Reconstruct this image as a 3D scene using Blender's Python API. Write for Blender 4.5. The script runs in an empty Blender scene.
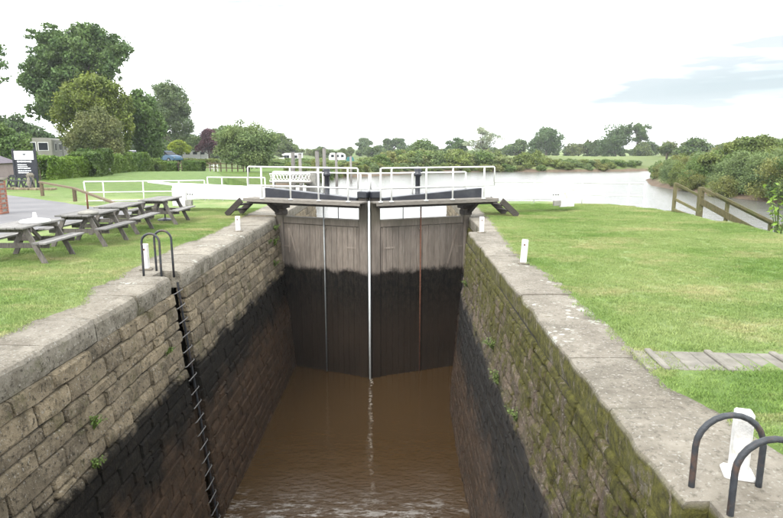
import bpy, bmesh, math, random
import numpy as np
from mathutils import Vector, Matrix, noise
R = math.radians
PI = math.pi
scene = bpy.context.scene
C = scene.collection

# ------------------------------------------------------------------ camera
cam_d = bpy.data.cameras.new('camera')
cam = bpy.data.objects.new('camera', cam_d); C.objects.link(cam)
cam_d.sensor_width = 36; cam_d.lens = 593 / 783 * 36
cam_d.clip_start = 0.05; cam_d.clip_end = 6000
cam.location = (0, 0, 2.2)
cam.rotation_euler = (R(90 - 10.6), 0, R(0.807))
scene.camera = cam
# ------------------------------------------------------------------ world, sun, exposure
SUN_EL, SUN_AZ = R(48), R(-150)          # azimuth measured from +Y towards +X
w = bpy.data.worlds.new('World'); scene.world = w; w.use_nodes = True
nt = w.node_tree; nt.nodes.clear()
def N(nt, t, **k):
    n = nt.nodes.new(t)
    for a, b in k.items():
        if a.startswith('i_'):
            key = a[2:]
            key = int(key) if key.isdigit() else key.replace('_', ' ')
            n.inputs[key].default_value = b
        else: setattr(n, a, b)
    return n
sky = N(nt, 'ShaderNodeTexSky', sky_type='NISHITA', sun_disc=False)
sky.sun_elevation = SUN_EL; sky.sun_rotation = SUN_AZ; sky.dust_density = 2.0
tc = N(nt, 'ShaderNodeTexCoord')
mp = N(nt, 'ShaderNodeMapping'); mp.inputs['Scale'].default_value = (1.3, 1.3, 9.0); mp.inputs['Location'].default_value = (0.35, 0.1, 0.1)
nz = N(nt, 'ShaderNodeTexNoise', i_Scale=1.6, i_Detail=5.0, i_Roughness=0.5)
ramp = N(nt, 'ShaderNodeValToRGB')
ramp.color_ramp.elements[0].position = 0.37; ramp.color_ramp.elements[0].color = (3.25, 3.50, 3.65, 1)
ramp.color_ramp.elements[1].position = 0.52; ramp.color_ramp.elements[1].color = (18.5, 18.9, 19.2, 1)
# one long grey-blue cloud bank low over the river to the right
sep = N(nt, 'ShaderNodeSeparateXYZ')
def M(nt, op, a, b=None, c=None, clamp=False):
    n = nt.nodes.new('ShaderNodeMath'); n.operation = op; n.use_clamp = clamp
    for i, v in enumerate((a, b, c)):
        if v is None: continue
        if isinstance(v, (int, float)): n.inputs[i].default_value = v
        else: nt.links.new(v, n.inputs[i])
    return n.outputs[0]
L = nt.links.new
L(tc.outputs['Generated'], sep.inputs[0]); L(tc.outputs['Generated'], mp.inputs[0]); L(mp.outputs[0], nz.inputs['Vector'])
nz2 = N(nt, 'ShaderNodeTexNoise', i_Scale=2.6, i_Detail=6.0, i_Roughness=0.55)
mp2 = N(nt, 'ShaderNodeMapping'); mp2.inputs['Scale'].default_value = (1.2, 1.2, 8); L(tc.outputs['Generated'], mp2.inputs[0]); L(mp2.outputs[0], nz2.inputs['Vector'])
el = M(nt, 'ADD', sep.outputs[2], M(nt, 'MULTIPLY', M(nt, 'SUBTRACT', nz2.outputs['Fac'], 0.5), 0.035))
el = M(nt, 'SUBTRACT', el, M(nt, 'MULTIPLY', sep.outputs[0], 0.075))
band = M(nt, 'MULTIPLY', M(nt, 'SUBTRACT', 1.0, M(nt, 'DIVIDE', M(nt, 'ABSOLUTE', M(nt, 'SUBTRACT', el, 0.052)), 0.040), clamp=True), 1.15, clamp=True)
band = M(nt, 'MULTIPLY', band, M(nt, 'MULTIPLY', M(nt, 'SUBTRACT', sep.outputs[0], 0.13), 3.2, clamp=True), clamp=True)
L(nz.outputs['Fac'], ramp.inputs[0])
mixb = N(nt, 'ShaderNodeMix', data_type='RGBA'); mixb.inputs[7].default_value = (2.45, 2.85, 3.0, 1)
L(band, mixb.inputs[0]); L(ramp.outputs[0], mixb.inputs[6])
mixs = N(nt, 'ShaderNodeMix', data_type='RGBA'); mixs.inputs[0].default_value = 0.93
L(sky.outputs[0], mixs.inputs[6]); L(mixb.outputs[2], mixs.inputs[7])
bg = N(nt, 'ShaderNodeBackground'); bg.inputs[1].default_value = 0.10
out = N(nt, 'ShaderNodeOutputWorld')
L(mixs.outputs[2], bg.inputs[0]); L(bg.outputs[0], out.inputs[0])
sd = bpy.data.lights.new('sun', 'SUN'); sd.energy = 1.5; sd.angle = R(25); sd.color = (1, 0.96, 0.9)
so = bpy.data.objects.new('sun', sd); C.objects.link(so)
sdir = Vector((math.sin(SUN_AZ) * math.cos(SUN_EL), math.cos(SUN_AZ) * math.cos(SUN_EL), math.sin(SUN_EL)))
so.rotation_euler = sdir.to_track_quat('Z', 'Y').to_euler()
scene.view_settings.view_transform = 'Standard'; scene.view_settings.look = 'None'
scene.view_settings.exposure = 1.38; scene.view_settings.gamma = 1
scene.cycles.use_denoising = True
scene.cycles.max_bounces = 6; scene.cycles.transparent_max_bounces = 6

# ------------------------------------------------------------------ helpers
def tag(o, label=None, cat=None, group=None, kind=None):
    if label: o['label'] = label
    if cat: o['category'] = cat
    if group: o['group'] = group
    if kind: o['kind'] = kind
    return o
def empty(name, loc, rz=0.0, label=None, cat=None, group=None):
    o = bpy.data.objects.new(name, None); C.objects.link(o); o.location = loc; o.rotation_euler = (0, 0, rz)
    o.empty_display_size = 0.1
    return tag(o, label, cat, group)
def link(name, me, mat=None, parent=None, loc=None, rz=None):
    o = bpy.data.objects.new(name, me); C.objects.link(o)
    if mat is not None and not me.materials: me.materials.append(mat)
    if parent is not None: o.parent = parent
    if loc is not None: o.location = loc
    if rz is not None: o.rotation_euler = (0, 0, rz)
    return o
def mesh_from(name, vs, fs, smooth=False):
    me = bpy.data.meshes.new(name); me.from_pydata([tuple(v) for v in vs], [], fs); me.update()
    if smooth: me.shade_smooth()
    return me
class MB:
    """collects boxes, bars and tubes; build() links them as one mesh object"""
    def __init__(s): s.v = []; s.f = []; s.mi = []; s.cur = 0
    def add(s, vs, fs):
        n = len(s.v); s.v += [tuple(v) for v in vs]; s.f += [tuple(i + n for i in f) for f in fs]; s.mi += [s.cur] * len(fs); return s
    def box(s, c, d, rot=None, ch=0.0):
        hx, hy, hz = d[0] / 2, d[1] / 2, d[2] / 2
        if ch <= 0:
            vs = [Vector((x, y, z)) for x in (-hx, hx) for y in (-hy, hy) for z in (-hz, hz)]
            fs = [(0, 1, 3, 2), (4, 6, 7, 5), (0, 4, 5, 1), (2, 3, 7, 6), (0, 2, 6, 4), (1, 5, 7, 3)]
        else:
            bm = bmesh.new(); bmesh.ops.create_cube(bm, size=1.0)
            for v in bm.verts: v.co = Vector((v.co.x * d[0], v.co.y * d[1], v.co.z * d[2]))
            bmesh.ops.bevel(bm, geom=list(bm.edges), offset=ch, segments=1, affect='EDGES')
            bm.verts.index_update(); vs = [v.co.copy() for v in bm.verts]; fs = [tuple(v.index for v in f.verts) for f in bm.faces]; bm.free()
        if rot is not None: vs = [rot @ v for v in vs]
        return s.add([v + Vector(c) for v in vs], fs)
    def bar(s, p, q, wd, th, up=(0, 0, 1), ch=0.0, ext=0.0):
        p, q = Vector(p), Vector(q); d = q - p; l = d.length; x = d / l
        u = Vector(up); y = u.cross(x)
        if y.length < 1e-4: y = Vector((0, 1, 0)).cross(x)
        y.normalize(); z = x.cross(y); m = Matrix((x, y, z)).transposed()
        return s.box((p + q) / 2, (l + ext, wd, th), m, ch)
    def tube(s, pts, rad, n=8, caps=True):
        pts = [Vector(p) for p in pts]; k = len(pts)
        if not hasattr(rad, '__len__'): rad = [rad] * k
        vs = []; fs = []; prev = None
        for i, p in enumerate(pts):
            d = (pts[min(i + 1, k - 1)] - pts[max(i - 1, 0)]).normalized()
            a = prev if prev is not None else (Vector((0, 0, 1)) if abs(d.z) < 0.9 else Vector((1, 0, 0)))
            a = (a - d * a.dot(d))
            if a.length < 1e-5: a = d.orthogonal()
            a.normalize(); prev = a; b = d.cross(a)
            for j in range(n):
                t = 2 * PI * j / n; vs.append(p + (a * math.cos(t) + b * math.sin(t)) * rad[i])
        for i in range(k - 1):
            for j in range(n):
                fs.append((i * n + j, i * n + (j + 1) % n, (i + 1) * n + (j + 1) % n, (i + 1) * n + j))
        if caps: fs += [tuple(range(n - 1, -1, -1)), tuple((k - 1) * n + j for j in range(n))]
        return s.add(vs, fs)
    def lathe(s, prof, n=16, c=(0, 0, 0)):
        vs = []; fs = []
        for r, z in prof:
            for j in range(n): t = 2 * PI * j / n; vs.append((c[0] + r * math.cos(t), c[1] + r * math.sin(t), c[2] + z))
        for i in range(len(prof) - 1):
            for j in range(n): fs.append((i * n + j, i * n + (j + 1) % n, (i + 1) * n + (j + 1) % n, (i + 1) * n + j))
        fs += [tuple(range(n - 1, -1, -1)), tuple((len(prof) - 1) * n + j for j in range(n))]
        return s.add(vs, fs)
    def mesh(s, name, mats, smooth=False):
        me = bpy.data.meshes.new(name); me.from_pydata(s.v, [], s.f)
        for m in (mats if isinstance(mats, (list, tuple)) else [mats]): me.materials.append(m)
        if max(s.mi) > 0: me.polygons.foreach_set('material_index', s.mi)
        bm = bmesh.new(); bm.from_mesh(me); bmesh.ops.recalc_face_normals(bm, faces=bm.faces); bm.to_mesh(me); bm.free()
        if smooth: me.shade_smooth()
        me.update(); return me
    def build(s, name, mats, parent=None, smooth=False, loc=None, rz=None):
        return link(name, s.mesh(name, mats, smooth), None, parent, loc, rz)
def copy_tree(o, parent=None, **kw):
    c = o.copy(); C.objects.link(c)
    if parent is not None: c.parent = parent
    for k, v in kw.items(): c[k] = v
    for ch in [x for x in list(C.objects) if x.parent == o]: copy_tree(ch, c)
    return c

# ------------------------------------------------------------------ materials
def new_mat(name, rough=0.8, spec=0.3):
    m = bpy.data.materials.new(name); m.use_nodes = True; t = m.node_tree
    b = t.nodes['Principled BSDF']; b.inputs['Roughness'].default_value = rough; b.inputs['Specular IOR Level'].default_value = spec
    return m, t, b
def mixc(t, fac, a, b, blend='MIX'):
    n = t.nodes.new('ShaderNodeMix'); n.data_type = 'RGBA'; n.blend_type = blend; n.clamp_factor = True
    for i, v in ((0, fac), (6, a), (7, b)):
        if isinstance(v, (int, float)): n.inputs[i].default_value = v
        elif isinstance(v, tuple): n.inputs[i].default_value = (*v[:3], 1)
        else: t.links.new(v, n.inputs[i])
    return n.outputs[2]
def noisef(t, vec, scale, detail=4, rough=0.55, stretch=None, off=0.0):
    if stretch is not None or off:
        m = t.nodes.new('ShaderNodeMapping'); m.inputs['Scale'].default_value = stretch or (1, 1, 1); m.inputs['Location'].default_value = (off, off * .7, off * 1.3)
        t.links.new(vec, m.inputs[0]); vec = m.outputs[0]
    n = t.nodes.new('ShaderNodeTexNoise'); n.inputs['Scale'].default_value = scale; n.inputs['Detail'].default_value = detail; n.inputs['Roughness'].default_value = rough
    t.links.new(vec, n.inputs['Vector']); return n.outputs['Fac']
def rng(t, v, a, b, c=0.0, d=1.0, smooth=False):
    n = t.nodes.new('ShaderNodeMapRange'); n.clamp = True
    if smooth: n.interpolation_type = 'SMOOTHSTEP'
    for i, x in enumerate((v, a, b, c, d)):
        if isinstance(x, (int, float)): n.inputs[i].default_value = x
        else: t.links.new(x, n.inputs[i])
    return n.outputs[0]
def pos(t): return t.nodes.new('ShaderNodeNewGeometry').outputs['Position']
def objco(t): return t.nodes.new('ShaderNodeTexCoord').outputs['Object']
def orand(t): return t.nodes.new('ShaderNodeObjectInfo').outputs['Random']
def zof(t, p):
    n = t.nodes.new('ShaderNodeSeparateXYZ'); t.links.new(p, n.inputs[0]); return n.outputs
def bump(t, b, h, dist=0.02, strength=1.0):
    n = t.nodes.new('ShaderNodeBump'); n.inputs['Distance'].default_value = dist; n.inputs['Strength'].default_value = strength
    t.links.new(h, n.inputs['Height']); t.links.new(n.outputs[0], b.inputs['Normal']); return n
ALB = 0.66                                   # base colours below are quoted on a lighter scale; bring them to real albedo
def setc(t, b, c, k=ALB):
    if k != 1: c = mixc(t, 1.0, c, (k, k, k), 'MULTIPLY')
    t.links.new(c, b.inputs['Base Color']); return c
def simple(name, col, rough=0.6, spec=0.4, var=0.12, scale=6.0, bmp=0.003, metal=0.0, dirt=None, dirt_amt=0.5, rnd=0.0):
    m, t, b = new_mat(name, rough, spec); p = objco(t)
    n1 = noisef(t, p, scale, 6, 0.6)
    c = mixc(t, rng(t, n1, 0.3, 0.7), tuple(x * (1 - var) for x in col), tuple(min(1, x * (1 + var)) for x in col))
    if dirt:
        n2 = noisef(t, p, scale * 0.5, 8, 0.7, None, 5.0)
        c = mixc(t, rng(t, n2, 0.52, 0.72, 0, dirt_amt), c, dirt)
    if rnd:
        r = orand(t); c = mixc(t, 1.0, c, mixc(t, r, (1 - rnd,) * 3, (1 + rnd,) * 3), 'MULTIPLY')
    setc(t, b, c, .92 if min(col) > .55 else ALB); b.inputs['Metallic'].default_value = metal
    if bmp: bump(t, b, noisef(t, p, scale * 8, 4), bmp)
    return m
MT = {}
MT['white_paint'] = simple('white_paint', (0.60, 0.60, 0.585), 0.5, 0.35, 0.10, 5, 0.003, 0, (0.33, 0.28, 0.20), 0.4)
MT['old_white'] = simple('old_white_paint', (0.58, 0.57, 0.553), 0.7, 0.25, 0.12, 9, 0.006, 0, (0.24, 0.23, 0.15), 0.8)
MT['black_paint'] = simple('black_paint', (0.022, 0.024, 0.035), 0.4, 0.5, 0.3, 4, 0.003, 0, (0.10, 0.10, 0.10), 0.5)
MT['dark_metal'] = simple('dark_metal', (0.045, 0.05, 0.058), 0.5, 0.4, 0.35, 14, 0.004, 0.2, (0.15, 0.085, 0.055), 0.85)
MT['grey_steel'] = simple('grey_steel', (0.30, 0.32, 0.32), 0.4, 0.5, 0.2, 10, 0.002, 0.5, (0.2, 0.14, 0.1), 0.4)
MT['rung_steel'] = simple('dull_rung_steel', (0.20, 0.195, 0.185), 0.6, 0.3, 0.3, 12, 0.002, 0.2, (0.10, 0.07, 0.05), 0.7)
MT['rust'] = simple('rusty_steel', (0.17, 0.075, 0.045), 0.8, 0.2, 0.35, 14, 0.003)
MT['pale_rod'] = simple('pale_painted_steel', (0.62, 0.66, 0.66), 0.4, 0.5, 0.1, 10, 0.001)
MT['concrete'] = simple('concrete', (0.30, 0.29, 0.26), 0.9, 0.2, 0.25, 5, 0.01)
MT['glass'] = simple('dark_glass', (0.02, 0.025, 0.03), 0.35, 0.12, 0.1, 2, 0)
MT['rubber'] = simple('black_rubber', (0.02, 0.02, 0.02), 0.8, 0.2)
MT['white_body'] = simple('white_vehicle_body', (0.60, 0.60, 0.59), 0.35, 0.5, 0.04, 1, 0, 0, (0.5, 0.48, 0.42), 0.3)
MT['cream_body'] = simple('weathered_cream_body', (0.27, 0.265, 0.225), 0.5, 0.3, 0.12, 1.5, 0.002, 0, (0.18, 0.18, 0.14), 0.6)
MT['blue_body'] = simple('blue_car_paint', (0.03, 0.11, 0.20), 0.3, 0.5, 0.1, 1, 0)
MT['teal'] = simple('teal_canvas', (0.05, 0.20, 0.20), 0.8, 0.2)
MT['brick'] = simple('red_brick', (0.36, 0.15, 0.10), 0.9, 0.2, 0.35, 14, 0.004, 0, (0.45, 0.40, 0.36), 0.5)
MT['slate'] = simple('grey_roof', (0.16, 0.14, 0.16), 0.8, 0.2, 0.2, 3)
MT['render'] = simple('pinkish_render', (0.42, 0.34, 0.33), 0.9, 0.2, 0.1, 3)
MT['board'] = simple('sign_board_black', (0.022, 0.024, 0.034), 0.4, 0.4, 0.2, 6, 0)
MT['print'] = simple('sign_print_white', (0.75, 0.77, 0.8), 0.5, 0.3, 0.05, 10, 0)
MT['bark'] = simple('bark', (0.13, 0.11, 0.085), 0.95, 0.1, 0.35, 8, 0.03)
MT['stem'] = simple('green_stem', (0.10, 0.14, 0.04), 0.8, 0.2)
MT['lead'] = simple('white_pontoon_paint', (0.7, 0.7, 0.68), 0.5, 0.3)

def wood(name, ca, cb, axis=(1, 12, 12), green=None, rough=0.85, rnd=0.25):
    m, t, b = new_mat(name, rough, 0.2); p = objco(t)
    g = noisef(t, p, 6, 6, 0.65, axis); c = mixc(t, rng(t, g, 0.3, 0.7), ca, cb)
    if green:
        c = mixc(t, rng(t, noisef(t, p, 1.7, 5, 0.6, None, 3.0), 0.48, 0.66, 0, 0.7), c, green)
    r = orand(t); c = mixc(t, 1.0, c, mixc(t, r, (1 - rnd,) * 3, (1 + rnd,) * 3), 'MULTIPLY')
    setc(t, b, c); bump(t, b, g, 0.006); return m
MT['table_wood'] = wood('weathered_table_timber', (0.14, 0.132, 0.125), (0.31, 0.30, 0.285), (10, 1.2, 10))
MT['leg_wood'] = wood('weathered_leg_timber', (0.095, 0.085, 0.075), (0.22, 0.20, 0.178), (6, 6, 1.2))
MT['deck_wood'] = wood('weathered_deck_timber', (0.15, 0.135, 0.115), (0.32, 0.295, 0.26), (1.2, 10, 10))
MT['dark_wood'] = wood('dark_wet_timber', (0.035, 0.03, 0.026), (0.09, 0.078, 0.068), (1.2, 10, 10))
MT['fence_wood'] = wood('green_stained_fence_timber', (0.085, 0.08, 0.035), (0.19, 0.165, 0.09), (6, 6, 1.2), (0.12, 0.14, 0.05))
MT['rail_wood'] = wood('brown_rail_timber', (0.09, 0.068, 0.045), (0.21, 0.16, 0.105), (4, 4, 4))
MT['pile'] = wood('grey_pile_timber', (0.16, 0.15, 0.14), (0.30, 0.28, 0.26), (8, 8, 0.8))

# --- gate timber: pale grey-brown above the usual water line, black weed and slime below
def gate_mat(name, k=1.0):
    m, t, b = new_mat(name, 0.8, 0.25); p = pos(t); z = zof(t, p)[2]
    g = noisef(t, p, 5, 6, 0.65, (6, 6, 0.5)); gr = noisef(t, p, 1.4, 5, 0.6, (1.5, 1.5, 0.6))
    c = mixc(t, rng(t, g, 0.3, 0.72), (0.165 * k, 0.137 * k, 0.112 * k), (0.31 * k, 0.268 * k, 0.228 * k))
    c = mixc(t, rng(t, gr, 0.45, 0.7, 0, 0.55), c, (0.10 * k, 0.085 * k, 0.072 * k))
    drip = noisef(t, p, 9, 4, 0.6, (3.5, 3.5, 0.22), 4.0)
    c = mixc(t, rng(t, drip, 0.60, 0.72, 0, 0.45), c, (0.40 * k, 0.38 * k, 0.35 * k))
    top = rng(t, M(t, 'ADD', z, M(t, 'MULTIPLY', gr, 0.4)), -0.22, 0.25)
    c = mixc(t, M(t, 'MULTIPLY', top, 0.7), c, (0.075, 0.07, 0.045))
    r = orand(t); c = mixc(t, 1.0, c, mixc(t, r, (0.90, 0.90, 0.90), (1.1, 1.09, 1.08)), 'MULTIPLY')
    e = M(t, 'ADD', z, M(t, 'MULTIPLY', M(t, 'SUBTRACT', noisef(t, p, 3.2, 8, 0.7, (1, 1, .8)), 0.5), 0.55))
    dk = rng(t, e, -1.50, -1.72, 0, 1, True)
    blk = mixc(t, rng(t, noisef(t, p, 9, 8, 0.78, (1, 1, 0.5), 9.0), 0.42, 0.72), (0.005, 0.0045, 0.004), (0.038, 0.031, 0.022))
    low = mixc(t, rng(t, M(t, 'ADD', z, M(t, 'MULTIPLY', gr, 1.2)), -1.6, -3.0, 0, 1), blk, mixc(t, gr, (0.016, 0.011, 0.008), (0.044, 0.031, 0.020)))
    c = mixc(t, dk, c, low); setc(t, b, c)
    t.links.new(rng(t, dk, 0, 1, 0.25, 0.10), b.inputs['Specular IOR Level'])
    bump(t, b, M(t, 'ADD', g, M(t, 'MULTIPLY', noisef(t, p, 30, 4), M(t, 'MULTIPLY', dk, 1.5))), 0.014); return m
MT['gate'] = gate_mat('gate_timber')
MT['gate_strap'] = gate_mat('gate_iron_strap', 1.25)

# --- masonry of the chamber walls
def wall_mat(name, moss=0.0, dry_a=(0.13, 0.115, 0.09), dry_b=(0.33, 0.30, 0.245), coping=False):
    m, t, b = new_mat(name, 0.85, 0.2); p = pos(t); z = zof(t, p)[2]
    n1 = noisef(t, p, 4.0, 9, 0.72); n2 = noisef(t, p, 19, 6, 0.72, None, 2.0); n4 = noisef(t, p, 55, 4, 0.7, None, 3.0)
    r = orand(t)
    c = mixc(t, rng(t, n1, 0.30, 0.70), dry_a, dry_b)
    if not coping: c = mixc(t, 1.0, c, mixc(t, r, (0.68, 0.66, 0.63), (1.25, 1.2, 1.08)), 'MULTIPLY')
    c = mixc(t, rng(t, noisef(t, p, 2.6, 8, 0.75, None, 55.0), 0.50, 0.66, 0, 0.72), c, (0.085, 0.073, 0.05))       # grime blotches
    c = mixc(t, rng(t, n2, 0.54, 0.62, 0, 0.85), c, (0.045, 0.038, 0.028))                                            # pits and soot
    c = mixc(t, rng(t, noisef(t, p, 30, 3, 0.5, None, 12.0), 0.62, 0.68, 0, 0.65), c, (0.48, 0.46, 0.40))            # pale lichen
    c = mixc(t, rng(t, noisef(t, p, 1.9, 8, 0.72, None, 15.0), 0.55, 0.66, 0, 0.65), c, (0.085, 0.088, 0.025))       # green film
    if moss > 0:
        ms = noisef(t, p, 3.0, 9, 0.78, (0.8, 0.8, 0.6), 21.0)
        up = rng(t, z, -1.9, -0.1, -0.06, 0.09)
        f = rng(t, M(t, 'ADD', ms, up), 0.44, 0.54)
        mc = mixc(t, rng(t, noisef(t, p, 11, 7, 0.75, None, 5.0), 0.36, 0.66), (0.034, 0.032, 0.008), (0.165, 0.160, 0.028))
        c = mixc(t, M(t, 'MULTIPLY', f, 0.93), c, mc)
        pk = rng(t, noisef(t, p, 13, 5, 0.7, (0.6, 0.6, 0.25), 61.0), 0.60, 0.68, 0, 0.7)
        c = mixc(t, pk, c, (0.36, 0.30, 0.26))
    e = M(t, 'ADD', z, M(t, 'MULTIPLY', M(t, 'SUBTRACT', noisef(t, p, 1.5, 9, 0.78, None, 31.0), 0.5), 1.15))
    dk = rng(t, e, -1.58, -1.84, 0, 0.97, True)
    blk = mixc(t, rng(t, noisef(t, p, 10, 9, 0.82, None, 9.0), 0.50, 0.70), (0.0015, 0.0015, 0.0015), (0.052, 0.043, 0.030))
    rst = mixc(t, rng(t, n1, 0.32, 0.7), (0.022, 0.014, 0.009), (0.135, 0.082, 0.048))
    rst = mixc(t, rng(t, n2, 0.54, 0.66, 0, 0.75), rst, (0.012, 0.010, 0.008))
    rst = mixc(t, rng(t, noisef(t, p, 24, 4, 0.6, None, 18.0), 0.62, 0.70, 0, 0.5), rst, (0.19, 0.14, 0.10))
    e2 = M(t, 'ADD', z, M(t, 'MULTIPLY', M(t, 'SUBTRACT', noisef(t, p, 1.1, 8, 0.75, None, 41.0), 0.5), 2.6))
    low = mixc(t, rng(t, e2, -2.35 if not moss else -2.7, -3.2 if not moss else -3.6, 0, 0.9, True), blk, rst)
    c = mixc(t, dk, c, low)
    if coping:
        k1 = noisef(t, p, 2.4, 9, 0.72, None, 4.0)
        cc = mixc(t, rng(t, k1, 0.3, 0.7), (0.185, 0.163, 0.130), (0.375, 0.345, 0.29))
        cc = mixc(t, 1.0, cc, mixc(t, r, (0.90, 0.89, 0.88), (1.10, 1.09, 1.07)), 'MULTIPLY')
        cc = mixc(t, rng(t, noisef(t, p, 0.9, 7, 0.7, None, 44.0), 0.50, 0.66, 0, 0.6), cc, (0.125, 0.112, 0.088))
        cc = mixc(t, rng(t, n2, 0.52, 0.64, 0, 0.6), cc, (0.09, 0.08, 0.06))
        cc = mixc(t, rng(t, noisef(t, p, 34, 3, 0.5, None, 12.0), 0.60, 0.67, 0, 0.6), cc, (0.46, 0.45, 0.40))
        v = t.nodes.new('ShaderNodeTexVoronoi'); v.inputs['Scale'].default_value = 9.0; v.inputs['Randomness'].default_value = 1.0
        wv = t.nodes.new('ShaderNodeVectorMath'); wv.operation = 'ADD'; nn = t.nodes.new('ShaderNodeTexNoise'); nn.inputs['Scale'].default_value = 14; t.links.new(p, nn.inputs['Vector'])
        sc3 = t.nodes.new('ShaderNodeVectorMath'); sc3.operation = 'SCALE'; sc3.inputs['Scale'].default_value = .09; t.links.new(nn.outputs['Color'], sc3.inputs[0]); t.links.new(p, wv.inputs[0]); t.links.new(sc3.outputs[0], wv.inputs[1]); t.links.new(wv.outputs[0], v.inputs['Vector'])
        yv = zof(t, p)
        lz = M(t, 'MULTIPLY', rng(t, M(t, 'ABSOLUTE', M(t, 'SUBTRACT', yv[1], 7.75)), 1.3, 0.2), rng(t, yv[0], 0.5, 1.5)) if moss > 0 else rng(t, z, 5, 6)
        big = M(t, 'ADD', noisef(t, p, 1.3, 5, 0.6, None, 33.0), M(t, 'MULTIPLY', lz, 0.17))
        lich = M(t, 'MULTIPLY', rng(t, v.outputs['Distance'], 0.40, 0.30), rng(t, big, 0.60, 0.66))
        cc = mixc(t, M(t, 'MULTIPLY', lich, 0.8), cc, (0.52, 0.53, 0.47))
        topm = rng(t, M(t, 'ADD', z, M(t, 'MULTIPLY', M(t, 'SUBTRACT', n1, 0.5), 0.07)), -0.075, -0.015) if moss > 0 else rng(t, M(t, 'ADD', z, M(t, 'MULTIPLY', M(t, 'SUBTRACT', n1, 0.5), 0.12)), -0.13, -0.03)
        c = mixc(t, topm, c, cc)
    setc(t, b, c)
    t.links.new(rng(t, dk, 0, 1, 0.92, 0.36 if moss else 0.5), b.inputs['Roughness'])
    t.links.new(rng(t, dk, 0, 1, 0.2, 0.42 if moss else 0.10), b.inputs['Specular IOR Level'])
    h = M(t, 'ADD', M(t, 'ADD', M(t, 'MULTIPLY', n1, 1.0), M(t, 'MULTIPLY', n2, 0.55)), M(t, 'MULTIPLY', n4, 0.2))
    bump(t, b, h, 0.035 if coping else 0.075); return m
MT['wall_left'] = wall_mat('weathered_sandstone', 0.0, (0.165, 0.138, 0.096), (0.43, 0.365, 0.268))
MT['wall_right'] = wall_mat('mossy_sandstone', 1.0, (0.105, 0.082, 0.062), (0.27, 0.215, 0.18))
MT['coping'] = wall_mat('coping_stone_left', 0.0, (0.14, 0.122, 0.09), (0.36, 0.33, 0.265), True)
MT['coping_r'] = wall_mat('coping_stone_right', 1.0, (0.13, 0.11, 0.09), (0.30, 0.26, 0.22), True)
MT['mortar'] = simple('dark_joint_mortar', (0.055, 0.050, 0.040), 0.95, 0.1, 0.4, 6, 0.02)
MT['flag'] = simple('grey_flagstone', (0.225, 0.21, 0.18), 0.9, 0.2, 0.28, 7, 0.008, 0, (0.12, 0.115, 0.07), 0.6, 0.08)

def grass_cols(t, p):
    a = noisef(t, p, 0.33, 5, 0.6, (1, 1, 0)); b2 = noisef(t, p, 1.9, 6, 0.65, (1, 1, 0), 4.0); d = noisef(t, p, 11, 4, 0.6, (1, 1, 0), 9.0)
    c = mixc(t, rng(t, b2, 0.3, 0.7), (0.095, 0.160, 0.038), (0.170, 0.250, 0.070))
    c = mixc(t, rng(t, a, 0.38, 0.60, 0, 0.9), c, (0.235, 0.285, 0.115))
    c = mixc(t, rng(t, noisef(t, p, 0.7, 7, 0.72, (0.7, 1.5, 0), 14.0), 0.50, 0.66, 0, 0.9), c, (0.34, 0.31, 0.17))
    c = mixc(t, rng(t, d, 0.5, 0.75, 0, 0.35), c, (0.075, 0.125, 0.032))
    q = zof(t, p); far_l = M(t, 'MULTIPLY', rng(t, q[1], 24.5, 31.0), rng(t, q[0], -3.0, -6.0))
    c = mixc(t, M(t, 'MULTIPLY', far_l, 0.85), c, mixc(t, rng(t, b2, .35, .65), (0.070, 0.118, 0.026), (0.120, 0.180, 0.044)))
    return mixc(t, 1.0, c, (1.16, 1.22, 1.10), 'MULTIPLY')
def grass_mat(name, blade=False, dim=1.0):
    m, t, b = new_mat(name, 0.75, 0.15); p = pos(t); c = grass_cols(t, p)
    if blade:
        g = t.nodes.new('ShaderNodeNewGeometry'); rr = g.outputs['Random Per Island']
        c = mixc(t, 1.0, c, mixc(t, rr, (0.85, 0.88, 0.85), (1.6, 1.5, 1.5)), 'MULTIPLY')
    elif dim != 1.0: c = mixc(t, 1.0, c, (dim, dim, dim), 'MULTIPLY')
    setc(t, b, c)
    if not blade: bump(t, b, noisef(t, p, 45, 5, 0.7), 0.03)
    return m
MT['grass'] = grass_mat('mown_grass'); MT['blade'] = grass_mat('grass_blade', True)
def land_mat():
    m, t, b = new_mat('land_and_bank', 0.9, 0.1); p = pos(t); z = zof(t, p)[2]
    c = grass_cols(t, p)
    c = mixc(t, rng(t, noisef(t, p, 0.03, 3, 0.5, (1, 1, 0), 2.0), 0.42, 0.58, 0, 0.8), c, (0.11, 0.135, 0.05))
    mud = mixc(t, noisef(t, p, 2, 5), (0.10, 0.075, 0.05), (0.24, 0.18, 0.13))
    e = M(t, 'ADD', z, M(t, 'MULTIPLY', noisef(t, p, 0.5, 4), 0.5))
    c = mixc(t, rng(t, e, -0.75, -1.0), c, mud); setc(t, b, c); bump(t, b, noisef(t, p, 6, 5, .7), 0.08); return m
MT['land'] = land_mat()
def tarmac():
    m, t, b = new_mat('pale_tarmac', 0.9, 0.2); p = pos(t)
    c = mixc(t, rng(t, noisef(t, p, 0.7, 6, 0.6), 0.35, 0.7), (0.175, 0.172, 0.178), (0.235, 0.23, 0.235))
    c = mixc(t, rng(t, noisef(t, p, 40, 3, 0.6), 0.55, 0.7, 0, 0.4), c, (0.12, 0.12, 0.12)); setc(t, b, c)
    bump(t, b, noisef(t, p, 60, 3), 0.005); return m
MT['tarmac'] = tarmac()
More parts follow.
